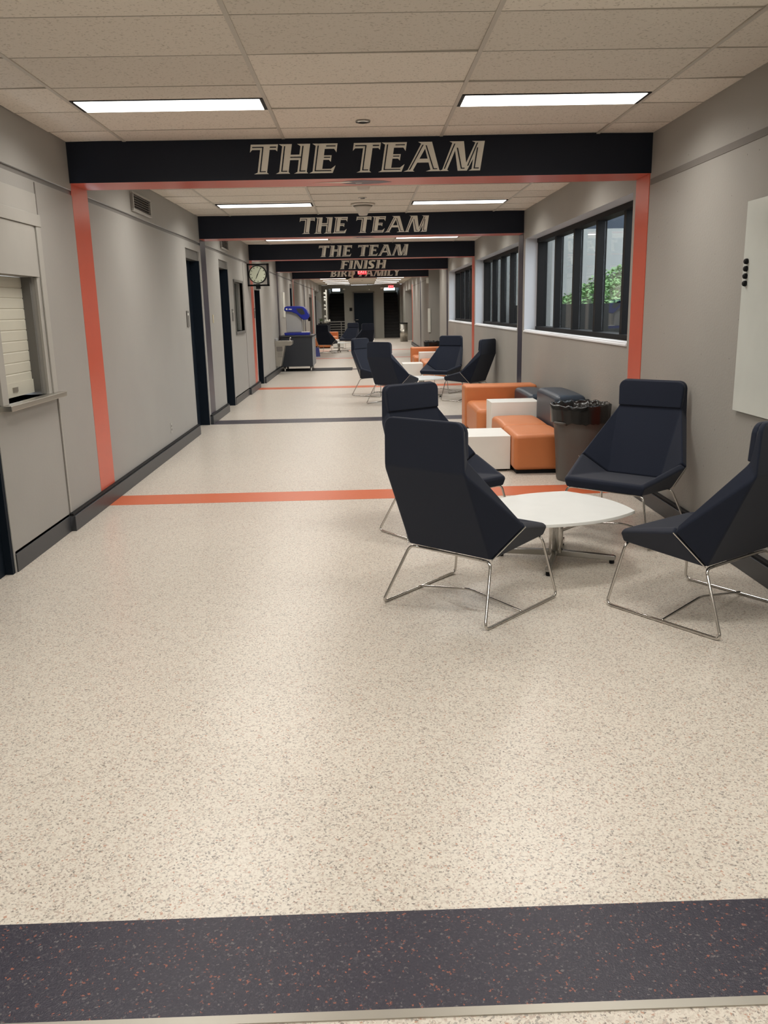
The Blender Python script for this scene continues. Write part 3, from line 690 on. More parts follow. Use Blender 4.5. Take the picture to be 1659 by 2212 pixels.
# ------------------------------------------------------------------ outdoors
b = MB(); b.box((2.60, -6, -.4), (16, 34, -.3), M['soil']); tag(b.build('ground'), 'ground outside the windows', 'ground', kind='structure')
b = MB()
b.box((3.0, 24.0, -.3), (14.0, 24.4, 3.58), M['concrete']); tag(b.build('retaining_wall'), 'tall pale concrete retaining wall seen through the windows', 'wall', kind='structure')
b = MB(); b.box((2.7, 27.0, -.3), (16, 28.0, 11), M['blueglass']); tag(b.build('facade'), 'dark blue building facade above the concrete wall outside', 'building', kind='structure')
b = MB(); b.box((4.2, 5.0, -.3), (4.45, 24.0, 1.60), M['dark_out']); tag(b.build('planter_wall'), 'dark low planter wall outside below the ivy', 'planter wall', kind='structure')
for i, (a, c) in enumerate([(6.9, 7.46), (12.27, 12.82), (17.62, 18.17), (22.97, 23.4)]):
    b = MB(); b.box((2.61, a, -.3), (2.80, c, 3.2), M['concrete']); tag(b.build('pier'), 'concrete pier outside, %s down the window wall' % ['nearest', 'second', 'third', 'fourth'][i], 'pier', kind='structure')
def ivy_h(x, y): return 1.55+max(0, .42*(x-4.75))*min(1.0, max(0, (y-8)/8))+.10*math.sin(x*2.3+y*1.1)
b = MB(); n = 24; m_ = 40; V = []
for i in range(n+1):
    for j in range(m_+1):
        x = 4.47+i*6.0/n; y = 8+j*14.8/m_; V.append((x, y, ivy_h(x, y)-.05+random.uniform(-.05, .05)))
b.mesh(V, [(i*(m_+1)+j, (i+1)*(m_+1)+j, (i+1)*(m_+1)+j+1, i*(m_+1)+j+1) for i in range(n) for j in range(m_)], M['soil'])
for _ in range(15000):
    x = random.uniform(4.53, 9.5); y = random.uniform(8, 22.8); z = ivy_h(x, y)+random.uniform(0.02, .13)
    s = random.uniform(.028, .055); a = random.uniform(0, 2*PI); tl = random.uniform(-.9, .9)
    u = Vector((math.cos(a), math.sin(a), tl*.6)).normalized()*s; v = Vector((-math.sin(a)*math.cos(tl), math.cos(a)*math.cos(tl), math.sin(tl)+.5)).normalized()*s
    p = Vector((x, y, z)); b.poly([p-u, p+v*.9, p+u, p-v*.7], M['leaf'])
tag(b.build('ivy'), 'green ivy slope outside the nearest window', 'ivy', kind='stuff')

# ------------------------------------------------------------------ lounge chair
def make_chair():
    t = empty('lounge_chair', (0, 0, 0))
    def mir(p): return (-p[0], p[1], p[2])
    def arc(y, w, z1, r, sl=0.0):
        return [(w-r+r*math.cos(a), y+sl*(math.sin(a)), z1-r+r*math.sin(a)) for a in [math.radians(d) for d in (0, 22.5, 45, 67.5, 90)]]
    Ta, Tb, K, W, B_ = (.205, -.378, 1.052), (.25, -.376, 1.008), (.258, -.372, .80), (.405, -.065, .505), (.268, -.16, .322)
    Tai, Tbi, Ki, Wi, S = (.205, -.352, 1.052), (.247, -.350, 1.008), (.236, -.318, .862), (.372, -.055, .53), (.20, -.115, .40)
    m = MB(); q = M['fabric']
    def both(pts): m.poly(pts, q); m.poly([mir(p) for p in pts][::-1], q)
    AO, AI = arc(-.377, .25, 1.052, .05), arc(-.350, .247, 1.052, .05)
    m.poly([mir(K), K]+AO+[mir(p) for p in AO[::-1]], q)
    m.poly([mir(B_), B_, K, mir(K)], q)
    both([K, B_, W]); both([Ki, Wi, S]); both([K, W, Wi, Ki]); both([W, B_, S, Wi]); both([K, Ki, AI[0], AO[0]])
    for i in range(4): both([AO[i], AI[i], AI[i+1], AO[i+1]])
    m.poly([AO[4], AI[4], mir(AI[4]), mir(AO[4])], q)
    m.poly([mir(Ki), Ki]+AI+[mir(p) for p in AI[::-1]], q)
    m.poly([Ki, S, mir(S), mir(Ki)], q); m.poly([S, B_, mir(B_), mir(S)], q)
    m.build('backrest', parent=t, bevel=.013, angle=18)
    # seat
    e = .004
    S2, W2, Wi2, B2 = (.20, -.11, .398), (.405, -.055, .50), (.372, -.045, .526), (.268, -.15, .320)
    Fi, F_, Fb = (.270, .332, .428), (.298, .348, .408), (.280, .340, .352)
    m = MB()
    m.poly([S2, Fi, mir(Fi), mir(S2)], q)
    both([S2, Wi2, Fi]); both([Wi2, W2, F_, Fi]); both([W2, B2, Fb, F_])
    m.poly([B2, mir(B2), mir(Fb), Fb], q); m.poly([Fi, F_, mir(F_), mir(Fi)], q); m.poly([F_, Fb, mir(Fb), mir(F_)], q)
    m.poly([S2, mir(S2), mir(B2), B2], q); both([W2, Wi2, S2, B2])
    m.build('seat', parent=t, bevel=.013, angle=18)
    # headrest pad
    m = MB(); a0, a1 = -.353, -.300
    hp = [(p[0], p[2]) for p in arc(0, .248, 1.049, .05)]
    pts = [(-.240, .866), (.240, .866)]+hp+[(-p[0], p[1]) for p in hp[::-1]]
    V = [(p[0], a0+.002, p[1]) for p in pts]+[(p[0]*.985, -.305-(p[1]-.868)*.10, p[1]-.002) for p in pts]
    n = len(pts)
    m.mesh(V, [tuple(range(n))[::-1], tuple(range(n, 2*n))]+[(i, (i+1) % n, n+(i+1) % n, n+i) for i in range(n)], q)
    m.build('headrest', parent=t, bevel=.016, seg=4, angle=18)
    # chrome frame
    r = .0078; z0 = .009
    for s_ in (-1, 1):
        m = MB(); m.tube([(s_*.20, -.156, .314), (s_*.268, -.158, .312), (s_*.342, -.31, z0), (s_*.352, .372, z0), (s_*.280, .318, .350), (s_*.20, .318, .352)], r, M['chrome'], fillet=.035)
        m.build('sled_leg', parent=t, smooth=True)
        m = MB(); m.tube([(s_*.410, -.058, .503), (s_*.276, -.160, .322)], .0035, M['chrome'], n=8); m.build('seam_trim', parent=t, smooth=True)
    for nm, y, z in (('rear_bar', -.156, .314), ('front_bar', .318, .352)):
        m = MB(); m.tube([(-.21, y, z), (.21, y, z)], r, M['chrome']); m.build(nm, parent=t, smooth=True)
    m = MB(); m.tube([(-.346, .02, z0+.006), (0, .03, z0+.055), (.346, .02, z0+.006)], r*.85, M['chrome'], fillet=.03); m.build('cross_bar', parent=t, smooth=True)
    return t
proto = make_chair(); tag(proto, 'x', 'lounge chair')
CH = [(0.536, 4.438, .825, 'navy high-back lounge chair seen from behind, nearest in the room', 'chairs around the near low table'),
      (1.834, 5.824, -2.328, 'navy lounge chair facing the camera, right of the grey trash can against the right wall', 'chairs around the near low table'),
      (1.786, 4.211, 2.172, 'navy lounge chair cut off by the right edge of the photo', 'chairs around the near low table'),
      (0.547, 5.970, -.942, 'navy lounge chair partly hidden behind the nearest chair, beside the white cube', 'chairs around the near low table'),
      (0.226, 16.135, -.651, 'leftmost navy chair of the second seating group, showing its blue seat', 'chairs around the second low table'),
      (0.498, 14.569, .871, 'navy chair of the second group with its back to the camera', 'chairs around the second low table'),
      (1.515, 16.486, -2.183, 'navy chair of the second group facing the camera, in front of the far orange sofa', 'chairs around the second low table'),
      (1.845, 14.84, 2.470, 'navy chair of the second group seen from the side, next to the right wall', 'chairs around the second low table'),
      (-1.349, 32.36, 1.154, 'small far dark chair beside the drinks cabinet, back to the camera', 'chairs around the far low table'),
      (-.54, 35.2, -2.024, 'small far chair facing the camera in front of the guard rail', 'chairs around the far low table'),
      (0.068, 33.3, 1.965, 'small far dark chair in front of the black end door', 'chairs around the far low table')]
for i, (x, y, th, lb, g) in enumerate(CH):
    rz = th-PI/2
    o = proto if i == 0 else dup(proto, (0, 0, 0))
    o.location = (x, y, 0); o.rotation_euler.z = rz; o['label'] = lb; o['group'] = g

# ------------------------------------------------------------------ low tables
def make_table():
    t = empty('coffee_table', (0, 0, 0)); hd = .475
    pts = []
    for k in range(4):
        a0, a1 = PI/2*k, PI/2*(k+1); p0 = Vector((math.cos(a0), math.sin(a0)))*hd; p1 = Vector((math.cos(a1), math.sin(a1)))*hd
        nm = ((p0+p1)/2).normalized(); N = 14
        for j in range(N):
            u = j/N; b_ = 4*u*(1-u)*.072
            p = p0.lerp(p1, u)+nm*b_; pts.append((p.x, p.y))
    m = MB(); m.prism(pts, 'z', .328, .350, M['white_top']); m.build('tabletop', parent=t, bevel=.004, seg=2, angle=60)
    m = MB(); m.lathe([(.045, .06), (.045, .328)], (0, 0, 0), M['dark_chrome'], n=12)
    for k in range(4):
        a = PI/4+PI/2*k; m.lathe([(.017, .055), (.017, .328)], (.034*math.cos(a), .034*math.sin(a), 0), M['chrome'], n=16)
    m.build('pedestal', parent=t, smooth=True)
    for k in range(4):
        a = PI/2*k; m = MB()
        m.prism([(.0, .03), (.36, .022), (.375, .030), (.375, .048), (.36, .054), (0, .07)], 'y', -.018, .018, M['dark_chrome'])
        c, s_ = math.cos(a), math.sin(a); m.v = [(p[0]*c-p[1]*s_, p[0]*s_+p[1]*c, p[2]) for p in m.v]
        m.lathe([(.016, 0), (.016, .024)], (.35*c, .35*s_, 0), M['black'], n=12)
        m.build('foot', parent=t, bevel=.005)
    return t
proto = make_table(); tag(proto, 'x', 'coffee table')
for i, (x, y, a, lb) in enumerate([(1.200, 5.185, -19.5, 'low white pointed-corner coffee table between the four nearest lounge chairs'), (1.06, 15.6, -20, 'low white coffee table in the middle of the second chair group'), (-.92, 33.2, 10, 'small far low white table beside the far dark chair')]):
    o = proto if i == 0 else dup(proto, (0, 0, 0))
    o.location = (x, y, 0); o.rotation_euler.z = math.radians(a); o['label'] = lb; o['group'] = 'low white tables among the lounge chairs'

# ------------------------------------------------------------------ modular lounge blocks
def block(name, cat, size, m, plinth=True, bev=.045, lab=None):
    """upholstered block, origin at the base centre"""
    sx, sy, sz = size
    t = empty(name, (0, 0, 0)); tag(t, lab, cat)
    z0 = .035 if plinth else 0
    b = MB(); N = 6
    # slightly crowned cushion top
    def gr(u): return -1+2*u/N
    V = []; F = []
    for i in range(N+1):
        for j in range(N+1):
            u, v = gr(i), gr(j); V.append((u*sx/2, v*sy/2, sz-.016*(u*u+v*v)*.5))
    for i in range(N):
        for j in range(N): F.append((i*(N+1)+j, (i+1)*(N+1)+j, (i+1)*(N+1)+j+1, i*(N+1)+j+1))
    b.mesh(V, F, M[m])
    ring = [(i, 0) for i in range(N+1)]+[(N, j) for j in range(1, N+1)]+[(i, N) for i in range(N-1, -1, -1)]+[(0, j) for j in range(N-1, 0, -1)]
    top = [V[i*(N+1)+j] for i, j in ring]; low = [(p[0], p[1], z0) for p in top]; n = len(ring)
    b.mesh(top+low, [(k, (k+1) % n, n+(k+1) % n, n+k) for k in range(n)]+[tuple(range(n, 2*n))], M[m])
    b.build('cushion', parent=t, bevel=bev, seg=4, angle=40)
    if plinth:
        p = MB(); p.box((-sx/2+.03, -sy/2+.03, 0), (sx/2-.03, sy/2-.03, .036), M['black']); p.build('plinth', parent=t)
    return t
def cube(name, cat, size, lab=None, plinth=True):
    sx, sy, sz = size; t = empty(name, (0, 0, 0)); tag(t, lab, cat)
    b = MB(); b.box((-sx/2, -sy/2, .02), (sx/2, sy/2, sz), M['white_lam']); b.build('body', parent=t, bevel=.004, seg=2)
    p = MB(); p.box((-sx/2+.03, -sy/2+.03, 0), (sx/2-.03, sy/2-.03, .022), M['black']); p.build('plinth', parent=t)
    return t
def sofa():
    t = empty('lounge_sofa', (0, 0, 0)); sx, sy = .93, 1.42      # seat towards -Y, backrest on +Y
    b = MB(); b.box((-sx/2, -sy/2, .035), (-sx/2+.60, sy/2-.36, .40), M['orange_vinyl']); b.build('seat', parent=t, bevel=.06, seg=5)
    b = MB(); b.box((-sx/2-.02, sy/2-.36, .035), (sx/2, sy/2, .585), M['orange_vinyl']); b.build('backrest', parent=t, bevel=.035, seg=4)
    p = MB(); p.box((-sx/2+.03, -sy/2+.03, 0), (-sx/2+.57, sy/2-.3, .036), M['black']); p.box((-sx/2+.03, sy/2-.34, 0), (sx/2-.03, sy/2-.03, .036), M['black']); p.build('plinth', parent=t)
    return t
def trash_can():
    t = empty('trash_can', (0, 0, 0))
    b = MB(); prof = [(.195, 0), (.205, .02), (.232, .50), (.240, .505), (.242, .56), (.252, .565), (.258, .655), (.266, .66), (.266, .685), (.250, .685), (.246, .60), (.20, .06), (.0, .05)]
    b.lathe(prof, (0, 0, 0), M['can'], n=48, cap=False); b.poly([(.195*math.cos(2*PI*k/48), .195*math.sin(2*PI*k/48), 0) for k in range(48)], M['can'])
    b.build('bin_body', parent=t, smooth=True)
    for s_ in (-1, 1):
        h = MB(); h.tube([(s_*.245, -.06, .54), (s_*.285, -.05, .55), (s_*.285, .05, .55), (s_*.245, .06, .54)], .012, M['can'], fillet=.02); h.build('bin_handle', parent=t, smooth=True)
    b = MB(); n = 96; V = []; F = []
    rows = [(.270, .545), (.272, .60), (.276, .66), (.278, .695), (.268, .708), (.248, .70), (.232, .66), (.215, .55), (.17, .36), (.05, .30)]
    random.seed(3); ph = [random.uniform(0, 6.28) for _ in range(6)]
    for i, (r, z) in enumerate(rows):
        for k in range(n):
            a = 2*PI*k/n; wv = sum(math.sin(a*f_+ph[q]+i*.7)*am for q, (f_, am) in enumerate([(7, .004), (13, .005), (19, .004), (31, .003), (3, .004), (23, .004)]))
            zz = z+wv*.7+(random.uniform(-.002, .002))
            rr = r+wv*(.25 if i < 5 else .9); V.append((rr*math.cos(a), rr*math.sin(a), zz))
    for i in range(len(rows)-1):
        for k in range(n): F.append((i*n+k, i*n+(k+1) % n, (i+1)*n+(k+1) % n, (i+1)*n+k))
    b.mesh(V, F, M['bag']); b.build('bin_liner', parent=t, smooth=True)
    return t
G1, G2 = 'modular seating by the near windows', 'modular seating further down the hall'
OFF = (-.06, 11.4)
def pair(o, x, y, cat, l1, l2, rz=0):
    tag(o, l1, cat, G1); o.location = (x, y, 0); o.rotation_euler.z = rz
    return dup(o, (x+OFF[0], y+OFF[1], 0), rz, l2, G2)
pair(cube('cube_table', 'cube table', (.465, .58, .35)), 1.193, 8.50, 'cube table', 'white cube table in front of the near orange ottomans', 'white cube table beside the second chair group')
oa = block('ottoman', 'ottoman', (.50, .70, .395), 'orange_vinyl'); pair(oa, 1.68, 8.38, 'ottoman', 'orange block ottoman nearest the camera, right of the white cube', 'orange ottoman of the further set, nearest of that set')
ob = block('ottoman', 'ottoman', (.49, .80, .395), 'orange_vinyl'); pair(ob, 1.68, 9.15, 'ottoman', 'orange block ottoman just behind the nearest orange one, before the white panel', 'orange ottoman of the further set, behind its first one')
pair(cube('divider_block', 'divider', (.55, .38, .527)), 1.715, 9.79, 'divider', 'tall narrow white block between the orange seats', 'white block between the further orange seats')
sf = sofa(); pair(sf, 1.80, 10.74, 'sofa', 'orange sofa with a low padded back at the far end of the near set', 'far orange sofa behind the second chair group')
oc_ = block('ottoman', 'ottoman', (.31, 1.02, .572), 'navy_vinyl', bev=.05); pair(oc_, 2.105, 10.52, 'ottoman', 'slate blue upholstered block on the orange sofa side against the wall, further one', 'slate blue block of the further set, further one')
od = block('ottoman', 'ottoman', (.32, .98, .70), 'navy_vinyl', bev=.05); pair(od, 2.10, 9.06, 'ottoman', 'slate blue upholstered block behind the grey trash can', 'slate blue block of the further set, nearer one')
tc = trash_can(); tag(tc, 'grey round trash can with a black bag beside the nearest orange ottoman', 'trash can'); tc.location = (1.985, 7.74, 0); tc.rotation_euler.z = .6
dup(tc, (1.93, 23.1+.3, 0), 0, 'black-lined trash can behind the far orange sofa')
# far left set
dup(oa, (-1.62, 36.9, 0), 0, 'small far orange ottoman under the far dark chair on the left', 'far left modular seating'); dup(ob, (-1.95, 38.1, 0), 0, 'far left orange ottoman next to the wall', 'far left modular seating')
c3 = dup([o for o in bpy.data.objects if o.name == 'cube_table'][0], (-1.03, 36.7, 0), 0, 'small far white cube behind the far low table', 'far left modular seating')
dup(sf, (-1.62, 39.9, 0), 0, 'far left orange sofa in front of the guard rail', 'far left modular seating', mirror=True)

# ------------------------------------------------------------------ whiteboard and magnets
t = empty('whiteboard', (XR, 3.95, 1.545)); tag(t, 'white glass board on the right wall cut by the right edge', 'whiteboard')
b = MB(); b.box((-.022, -1.24, -.61), (-.010, 1.24, .61), M['board']); b.build('board_panel', parent=t, bevel=.001)
b = MB()
for y in (-1.0, 1.0):
    for z in (-.45, .45): b.lathe([(.015, -.010), (.015, -.001)], (0, y, z), M['steel'], axis='x', n=12)
b.build('standoffs', parent=t)
for k in range(4):
    b = MB(); b.lathe([(.016, 0), (.017, -.004), (.015, -.016), (.010, -.020)], (0, 0, 0), M['black'], axis='x', n=20)
    tag(b.build('board_magnet', smooth=False, loc=(XR-.022, 5.135, 1.815-k*.042)), '%s black round magnet in the column on the whiteboard edge' % ['topmost', 'second', 'third', 'lowest'][k], 'magnet', 'black magnets on the whiteboard')

# ------------------------------------------------------------------ clock
t = empty('wall_clock', (-2.035, 17.40, 2.285)); tag(t, 'square-framed black clock jutting from the left wall above the black door', 'clock')
b = MB(); a, c = .215, .175
for q in [((-a, -.06, c+.01), (a, .06, a-.005)), ((-a, -.06, -a), (a, .06, -c-.01)), ((-a, -.06, -a), (-c-.005, .06, a-.005)), ((c+.005, -.06, -a), (a, .06, a-.005))]: b.box(*q, M['black'])
b.build('clock_frame', parent=t, bevel=.003)
b = MB(); b.lathe([(.158, .05), (.175, .05), (.175, -.055), (.158, -.055), (.158, .05)], (0, 0, 0.008), M['black'], axis='y', n=48, cap=False); b.build('clock_case', parent=t)
b = MB(); b.lathe([(.158, .045), (.158, -.045)], (0, 0, .008), M['clock_face'], axis='y', n=48)
fc = b.build('clock_face', parent=t)
b = MB()
for k in range(12):
    a_ = PI/6*k; ca, sa = math.cos(a_), math.sin(a_); wd = .006; l0, l1 = .122, .148
    b.poly([(sa*l0-ca*wd, -.046, ca*l0+sa*wd+.008), (sa*l1-ca*wd, -.046, ca*l1+sa*wd+.008), (sa*l1+ca*wd, -.046, ca*l1-sa*wd+.008), (sa*l0+ca*wd, -.046, ca*l0-sa*wd+.008)], M['black'])
b.build('hour_marks', parent=t)
def hand(ang, l, wd, nm):
    b = MB(); ca, sa = math.cos(ang), math.sin(ang); y = -.049
    pts = [(-ca*wd, sa*wd), (sa*l-ca*wd*.5, ca*l+sa*wd*.5), (sa*l+ca*wd*.5, ca*l-sa*wd*.5), (ca*wd, -sa*wd), (-sa*.02, -ca*.02)]
    b.prism([(p[0], p[1]+.008) for p in pts], 'y', y-.002, y, M['black']); b.build(nm, parent=t)
hand(math.radians(27), .135, .006, 'minute_hand'); hand(math.radians(205), .095, .008, 'hour_hand')
b = MB(); b.box((-.045, -.05, -.27), (.035, .05, -.175), M['black']); b.build('bracket', parent=t)

# ------------------------------------------------------------------ drinking fountain
t = empty('drinking_fountain', (XL, 22.2, .3)); tag(t, 'steel wall-mounted drinking fountain before the dark drinks cabinet', 'drinking fountain')
b = MB(); b.prism([(0, -.10), (.13, -.10), (.25, .40), (.25, .42), (0, .42)], 'y', -.21, .21, M['steel']); b.build('fountain_body', parent=t, bevel=.006)
b = MB(); b.prism([(0, .42), (.40, .42), (.44, .45), (.445, .52), (.42, .54), (0, .54)], 'y', -.22, .22, M['steel']); b.build('basin', parent=t, bevel=.012)
b = MB()
for k in range(5): b.box((.06+k*.0, -.2115, .14+k*.045), (.18, -.2105, .155+k*.045), M['groove'])
b.box((.04, -.2125, .29), (.19, -.2105, .40), M['groove']); b.build('vent_grille', parent=t)
b = MB(); b.tube([(.37, 0, .54), (.37, 0, .60), (.40, 0, .615)], .016, M['chrome'], fillet=.02); b.build('spout', parent=t, smooth=True)
b = MB(); b.box((0, -.22, .54), (.05, .22, .60), M['greypanel']); b.build('back_splash', parent=t, bevel=.005)

# ------------------------------------------------------------------ drinks cabinet and its dispenser
CX, CY = -1.74, 22.9
t = empty('drinks_cabinet', (CX, CY, 0)); tag(t, 'dark slate drinks cabinet on short steel legs by the left wall', 'cabinet')
b = MB(); b.box((-.43, 0, .13), (.395, 1.15, .905), M['cabinet']); b.build('cabinet_body', parent=t, bevel=.006)
b = MB(); b.box((-.44, -.02, .905), (.44, 1.17, .945), M['base']); b.build('countertop', parent=t, bevel=.006)
b = MB(); b.box((.395, .02, .15), (.425, 1.13, .905), M['greypanel']); b.build('end_panel', parent=t, bevel=.004)
for x in (-.36, .34):
    for y in (.08, 1.05):
        b = MB(); b.lathe([(.022, 0), (.026, .01), (.026, .13)], (x, y, 0), M['steel'], n=16); b.build('leg', parent=t, smooth=True)
t = empty('drink_dispenser', (CX, CY+.1, .945)); tag(t, 'blue-hooded drink dispenser on the dark cabinet', 'drink dispenser')
P = [(-.31, .69), (-.30, .735), (-.22, .755), (.10, .755), (.20, .735), (.27, .66), (.33, .545), (.345, .47), (.29, .40), (.18, .395), (.10, .46), (.02, .545), (-.12, .605), (-.29, .625), (-.315, .65)]
b = MB(); b.prism(P, 'y', 0, .42, M['blue']); b.build('hood', parent=t, bevel=.02, seg=4, angle=50)
b = MB(); b.poly([(.0, -.002, .69), (.16, -.002, .69), (.22, -.002, .60), (.23, -.002, .54), (.13, -.002, .53), (.05, -.002, .60)], M['cabinet'])
b.poly([(-.20, -.002, .67), (-.12, -.002, .66), (-.10, -.002, .68), (-.18, -.002, .69)], M['white']); b.lathe([(.022, -.003), (.022, -.001)], (-.245, 0, .68), M['white'], axis='y', n=20); b.build('hood_decal', parent=t)
b = MB(); b.prism([(-.28, .08), (.13, .08), (.13, .48), (.02, .56), (-.12, .61), (-.28, .63)], 'y', .06, .36, M['greypanel']); b.build('dispenser_body', parent=t, bevel=.01)
b = MB(); b.lathe([(.018, .08), (.018, .42)], (.185, .1, 0), M['steel'], n=16); b.build('post', parent=t, smooth=True)
b = MB(); b.box((.30, .12, .36), (.37, .24, .47), M['black']); b.build('nozzle', parent=t, bevel=.01)
b = MB(); b.prism([(-.32, 0), (.33, 0), (.35, .07), (-.34, .07)], 'y', -.02, .5, M['blue']); b.build('drip_tray', parent=t, bevel=.012)
b = MB(); b.box((.12, .02, .07), (.32, .3, .085), M['white']); b.build('tray_lid', parent=t, bevel=.004)
b = MB(); b.box((-.95, -.5, 0), (.95, .5, .012), M['matdark']); tag(b.build('floor_mat', bevel=.004, loc=(-1.25, 23.45, .001)), 'dark floor mat under and beside the drinks cabinet', 'mat')
t = empty('floor_sign', (-1.60, 30.2, 0)); t.scale = (.62, .62, .62); tag(t, 'small blue folding floor sign beside the drinks cabinet', 'floor sign')
for s_ in (-1, 1):
    b = MB(); b.mesh([(-.15, s_*.14, 0), (.15, s_*.14, 0), (.10, 0, .50), (-.10, 0, .50), (-.15, s_*.155, 0), (.15, s_*.155, 0), (.10, s_*.015, .50), (-.10, s_*.015, .50)], [(0, 1, 2, 3), (4, 7, 6, 5), (0, 4, 5, 1), (1, 5, 6, 2), (2, 6, 7, 3), (3, 7, 4, 0)], M['blue']); b.build('sign_panel', parent=t)

# ------------------------------------------------------------------ wall signs, exit signs
b = MB(); b.box((0, -.3, -.35), (.02, .3, .35), M['white']); tag(b.build('notice_board', bevel=.003, loc=(XL, 25.0, 1.75)), 'narrow white notice board on the left wall above the drinks cabinet', 'notice board')
b = MB(); b.box((-.04, -.03, -.38), (.05, 0, .38), M['white']); tag(b.build('notice_board', bevel=.003, loc=(XR2-.0, 28.55, 1.18)), 'tall thin white panel on the right column past the last window', 'panel')
def text_mesh(s, size, m, parent, loc, rot, ex=.002):
    cu = bpy.data.curves.new('letters', 'FONT'); cu.body = s; cu.size = size; cu.extrude = ex; cu.align_x = 'CENTER'; cu.align_y = 'CENTER'
    tmp = bpy.data.objects.new('tmp', cu); C.objects.link(tmp)
    dg = bpy.context.evaluated_depsgraph_get(); me = bpy.data.meshes.new_from_object(tmp.evaluated_get(dg)); bpy.data.objects.remove(tmp)
    o = bpy.data.objects.new('lettering', me); C.objects.link(o); me.materials.clear(); me.materials.append(m); o.parent = parent; o.location = loc; o.rotation_euler = rot; return o
for (x, y, z, lb) in [(.04, 28.0, 2.735, 'lit red exit sign hanging over the lettering of the fifth beam'), (1.585, 47.0, 2.715, 'lit red exit sign above the right staircase')]:
    t = empty('exit_sign', (x, y, z)); tag(t, lb, 'exit sign')
    b = MB(); b.box((-.14, -.025, -.075), (.14, .025, .075), M['red_lit']); b.build('sign_box', parent=t, bevel=.004)
    text_mesh('EXIT', .15, M['pink_lit'], t, (0, -.028, 0), (PI/2, 0, 0))
    b = MB(); b.lathe([(.012, .075), (.012, H-z)], (0, 0, 0), M['white'], n=10); b.build('mount', parent=t)
t = empty('ceiling_camera', (-.28, 28.2, H)); tag(t, 'cream ceiling bracket with a dark camera head beside the hanging exit sign', 'camera')
b = MB(); b.box((-.03, -.03, -.34), (.03, .03, 0), M['cream_plate']); b.build('stem', parent=t, bevel=.004)
b = MB(); b.lathe([(.01, -.09), (.045, -.03), (.05, .0), (.03, .06), (.005, .09)], (-.16, 0, -.30), M['black'], axis='x', n=16); b.build('camera_head', parent=t, smooth=True)
t = empty('wall_speaker', (XR2-.03, 28.6, 2.45)); tag(t, 'small cream wall box under the right end of the fifth beam', 'wall box')
b = MB(); b.box((-.05, -.05, -.09), (.03, -.01, .09), M['white']); b.build('housing', parent=t, bevel=.01)
t = empty('pendant_sensor', (.32, 46.5, H)); tag(t, 'thin hanging pipe with a small head in front of the end wall', 'pipe')
b = MB(); b.tube([(0, 0, 0), (0, 0, -.26), (.09, 0, -.28)], .012, M['farwall'], fillet=.03); b.build('pipe', parent=t, smooth=True)
b = MB(); b.lathe([(.02, 0), (.035, -.05)], (.09, 0, -.26), M['white'], n=14); b.build('head', parent=t)
b = MB(); b.box((-.075, -.02, -.09), (.075, 0, .09), M['black']); o = b.build('room_sign', bevel=.003, loc=(-.61, YE, 1.58)); tag(o, 'small black sign on the end wall left of the double door', 'sign')
b = MB(); b.box((-.14, -.10, -.04), (.06, 0, .04), M['white']); tag(b.build('emergency_light', bevel=.01, loc=(SR[0]-.02, YE, 2.68)), 'small white emergency lamp at the upper left corner of the right stair opening', 'emergency light')
b = MB(); b.box((-.05, -.10, -.04), (.08, 0, .04), M['white']); tag(b.build('emergency_light', bevel=.01, loc=(SL[1]+.0, YE, 2.66)), 'small white emergency lamp at the upper right corner of the left stair opening', 'emergency light')

# ------------------------------------------------------------------ far end objects
t = empty('guard_rail', (-1.12, 46.2, 0)); tag(t, 'grey horizontal-bar guard rail before the left staircase', 'railing')
for x in (-.72, 0, .72):
    b = MB(); b.box((x-.02, -.02, 0), (x+.02, .02, .95), M['frame_grey']); b.build('post', parent=t)
for k in range(7):
    z = .95-k*.13; b = MB(); b.box((-.74, -.015, z-.018), (.74, .015, z+(.018 if k else .03)), M['frame_grey']); b.build('rail', parent=t)
t = empty('steel_bin', (2.02, 42.2, 0)); tag(t, 'cylindrical brushed steel waste bin by the right wall near the stairs', 'waste bin')
b = MB(); b.lathe([(.19, 0), (.19, .86)], (0, 0, 0), M['steel'], n=36); b.build('bin_body', parent=t, smooth=True)
b = MB(); b.lathe([(.195, .86), (.195, .90), (.15, .905)], (0, 0, 0), M['black'], n=36); b.build('bin_lid', parent=t)
t = empty('display_post', (-1.86, 45.6, 0)); tag(t, 'slim cream post with round white knobs at the far left', 'post')
b = MB(); b.box((-.02, -.03, 0), (.04, .03, 2.60), M['white']); b.build('pole', parent=t)
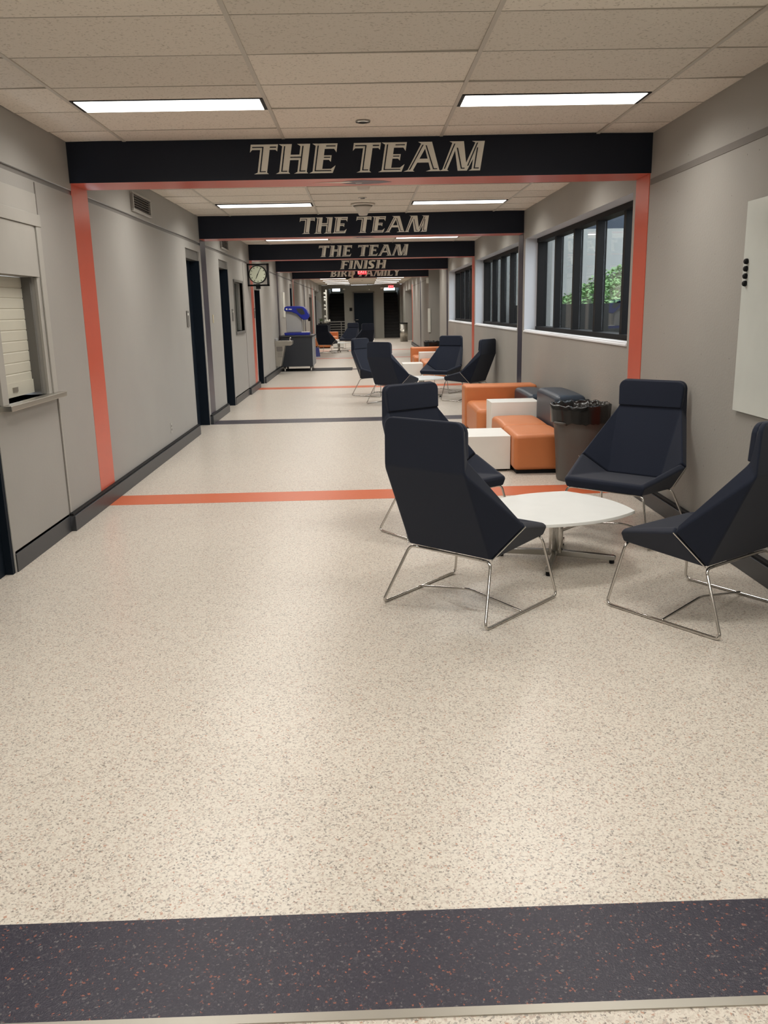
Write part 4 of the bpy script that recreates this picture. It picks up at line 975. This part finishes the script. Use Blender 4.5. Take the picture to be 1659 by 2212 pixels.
for k, z in enumerate((2.42, 2.22, 1.80, 1.62, 1.24, .98, 2.08)):
    b = MB(); b.lathe([(.01, -.06), (.05, -.045), (.065, 0), (.05, .045), (.01, .06)], (-.085, 0, z), M['white'], n=16); b.build('knob', parent=t, smooth=True)
t = empty('side_counter', (-1.95, 43.6, 0)); tag(t, 'dark counter at the far left in front of the pale post', 'counter')
b = MB(); b.box((-.25, 0, 0), (.32, .6, .88), M['cabinet']); b.build('counter_body', parent=t, bevel=.005)
b = MB(); b.box((-.27, -.02, .88), (.36, .62, .92), M['black']); b.build('countertop', parent=t, bevel=.005)
t = empty('flower_bunch', (-1.76, 43.9, .92)); tag(t, 'bunch of white flowers on the far left counter', 'flowers')
b = MB(); b.lathe([(.03, 0), (.05, .05), (.035, .09)], (0, 0, 0), M['white'], n=16); b.build('vase', parent=t, smooth=True)
b = MB(); random.seed(5)
for _ in range(14):
    x, y, z = random.uniform(-.12, .12), random.uniform(-.06, .06), random.uniform(.08, .17); b.lathe([(.004, -.03), (.035, -.01), (.038, .012), (.004, .03)], (x, y, z), M['white'], n=8)
tag(b.build('blooms', parent=t, smooth=True), kind='stuff')
t = empty('potted_plant', (-2.09, 43.75, .92)); tag(t, 'small dark potted plant beside the white flowers on the far counter', 'potted plant')
b = MB(); b.lathe([(.05, 0), (.065, .08), (.06, .08)], (0, 0, 0), M['frame_grey'], n=16); b.build('pot', parent=t, smooth=True)
b = MB()
for _ in range(40):
    a = random.uniform(0, 2*PI); r = random.uniform(.02, .10); z = random.uniform(.08, .22); s = .03
    b.poly([(r*math.cos(a), r*math.sin(a), z), (r*math.cos(a)+s, r*math.sin(a), z+.02), (r*math.cos(a)+s*.6, r*math.sin(a)+s, z+.05), (r*math.cos(a)-s*.3, r*math.sin(a)+s*.7, z+.02)], M['soil'])
tag(b.build('foliage', parent=t), kind='stuff')
b = MB(); b.prism([(-.14, -.65), (.14, -.65), (.14, .35), (.0, .55), (-.14, .62)], 'y', -.02, 0, M['greypanel']); tag(b.build('notice_board', loc=(-2.28, 46.0, 1.5)), 'pale slanted-top panel on the far left wall return', 'panel')
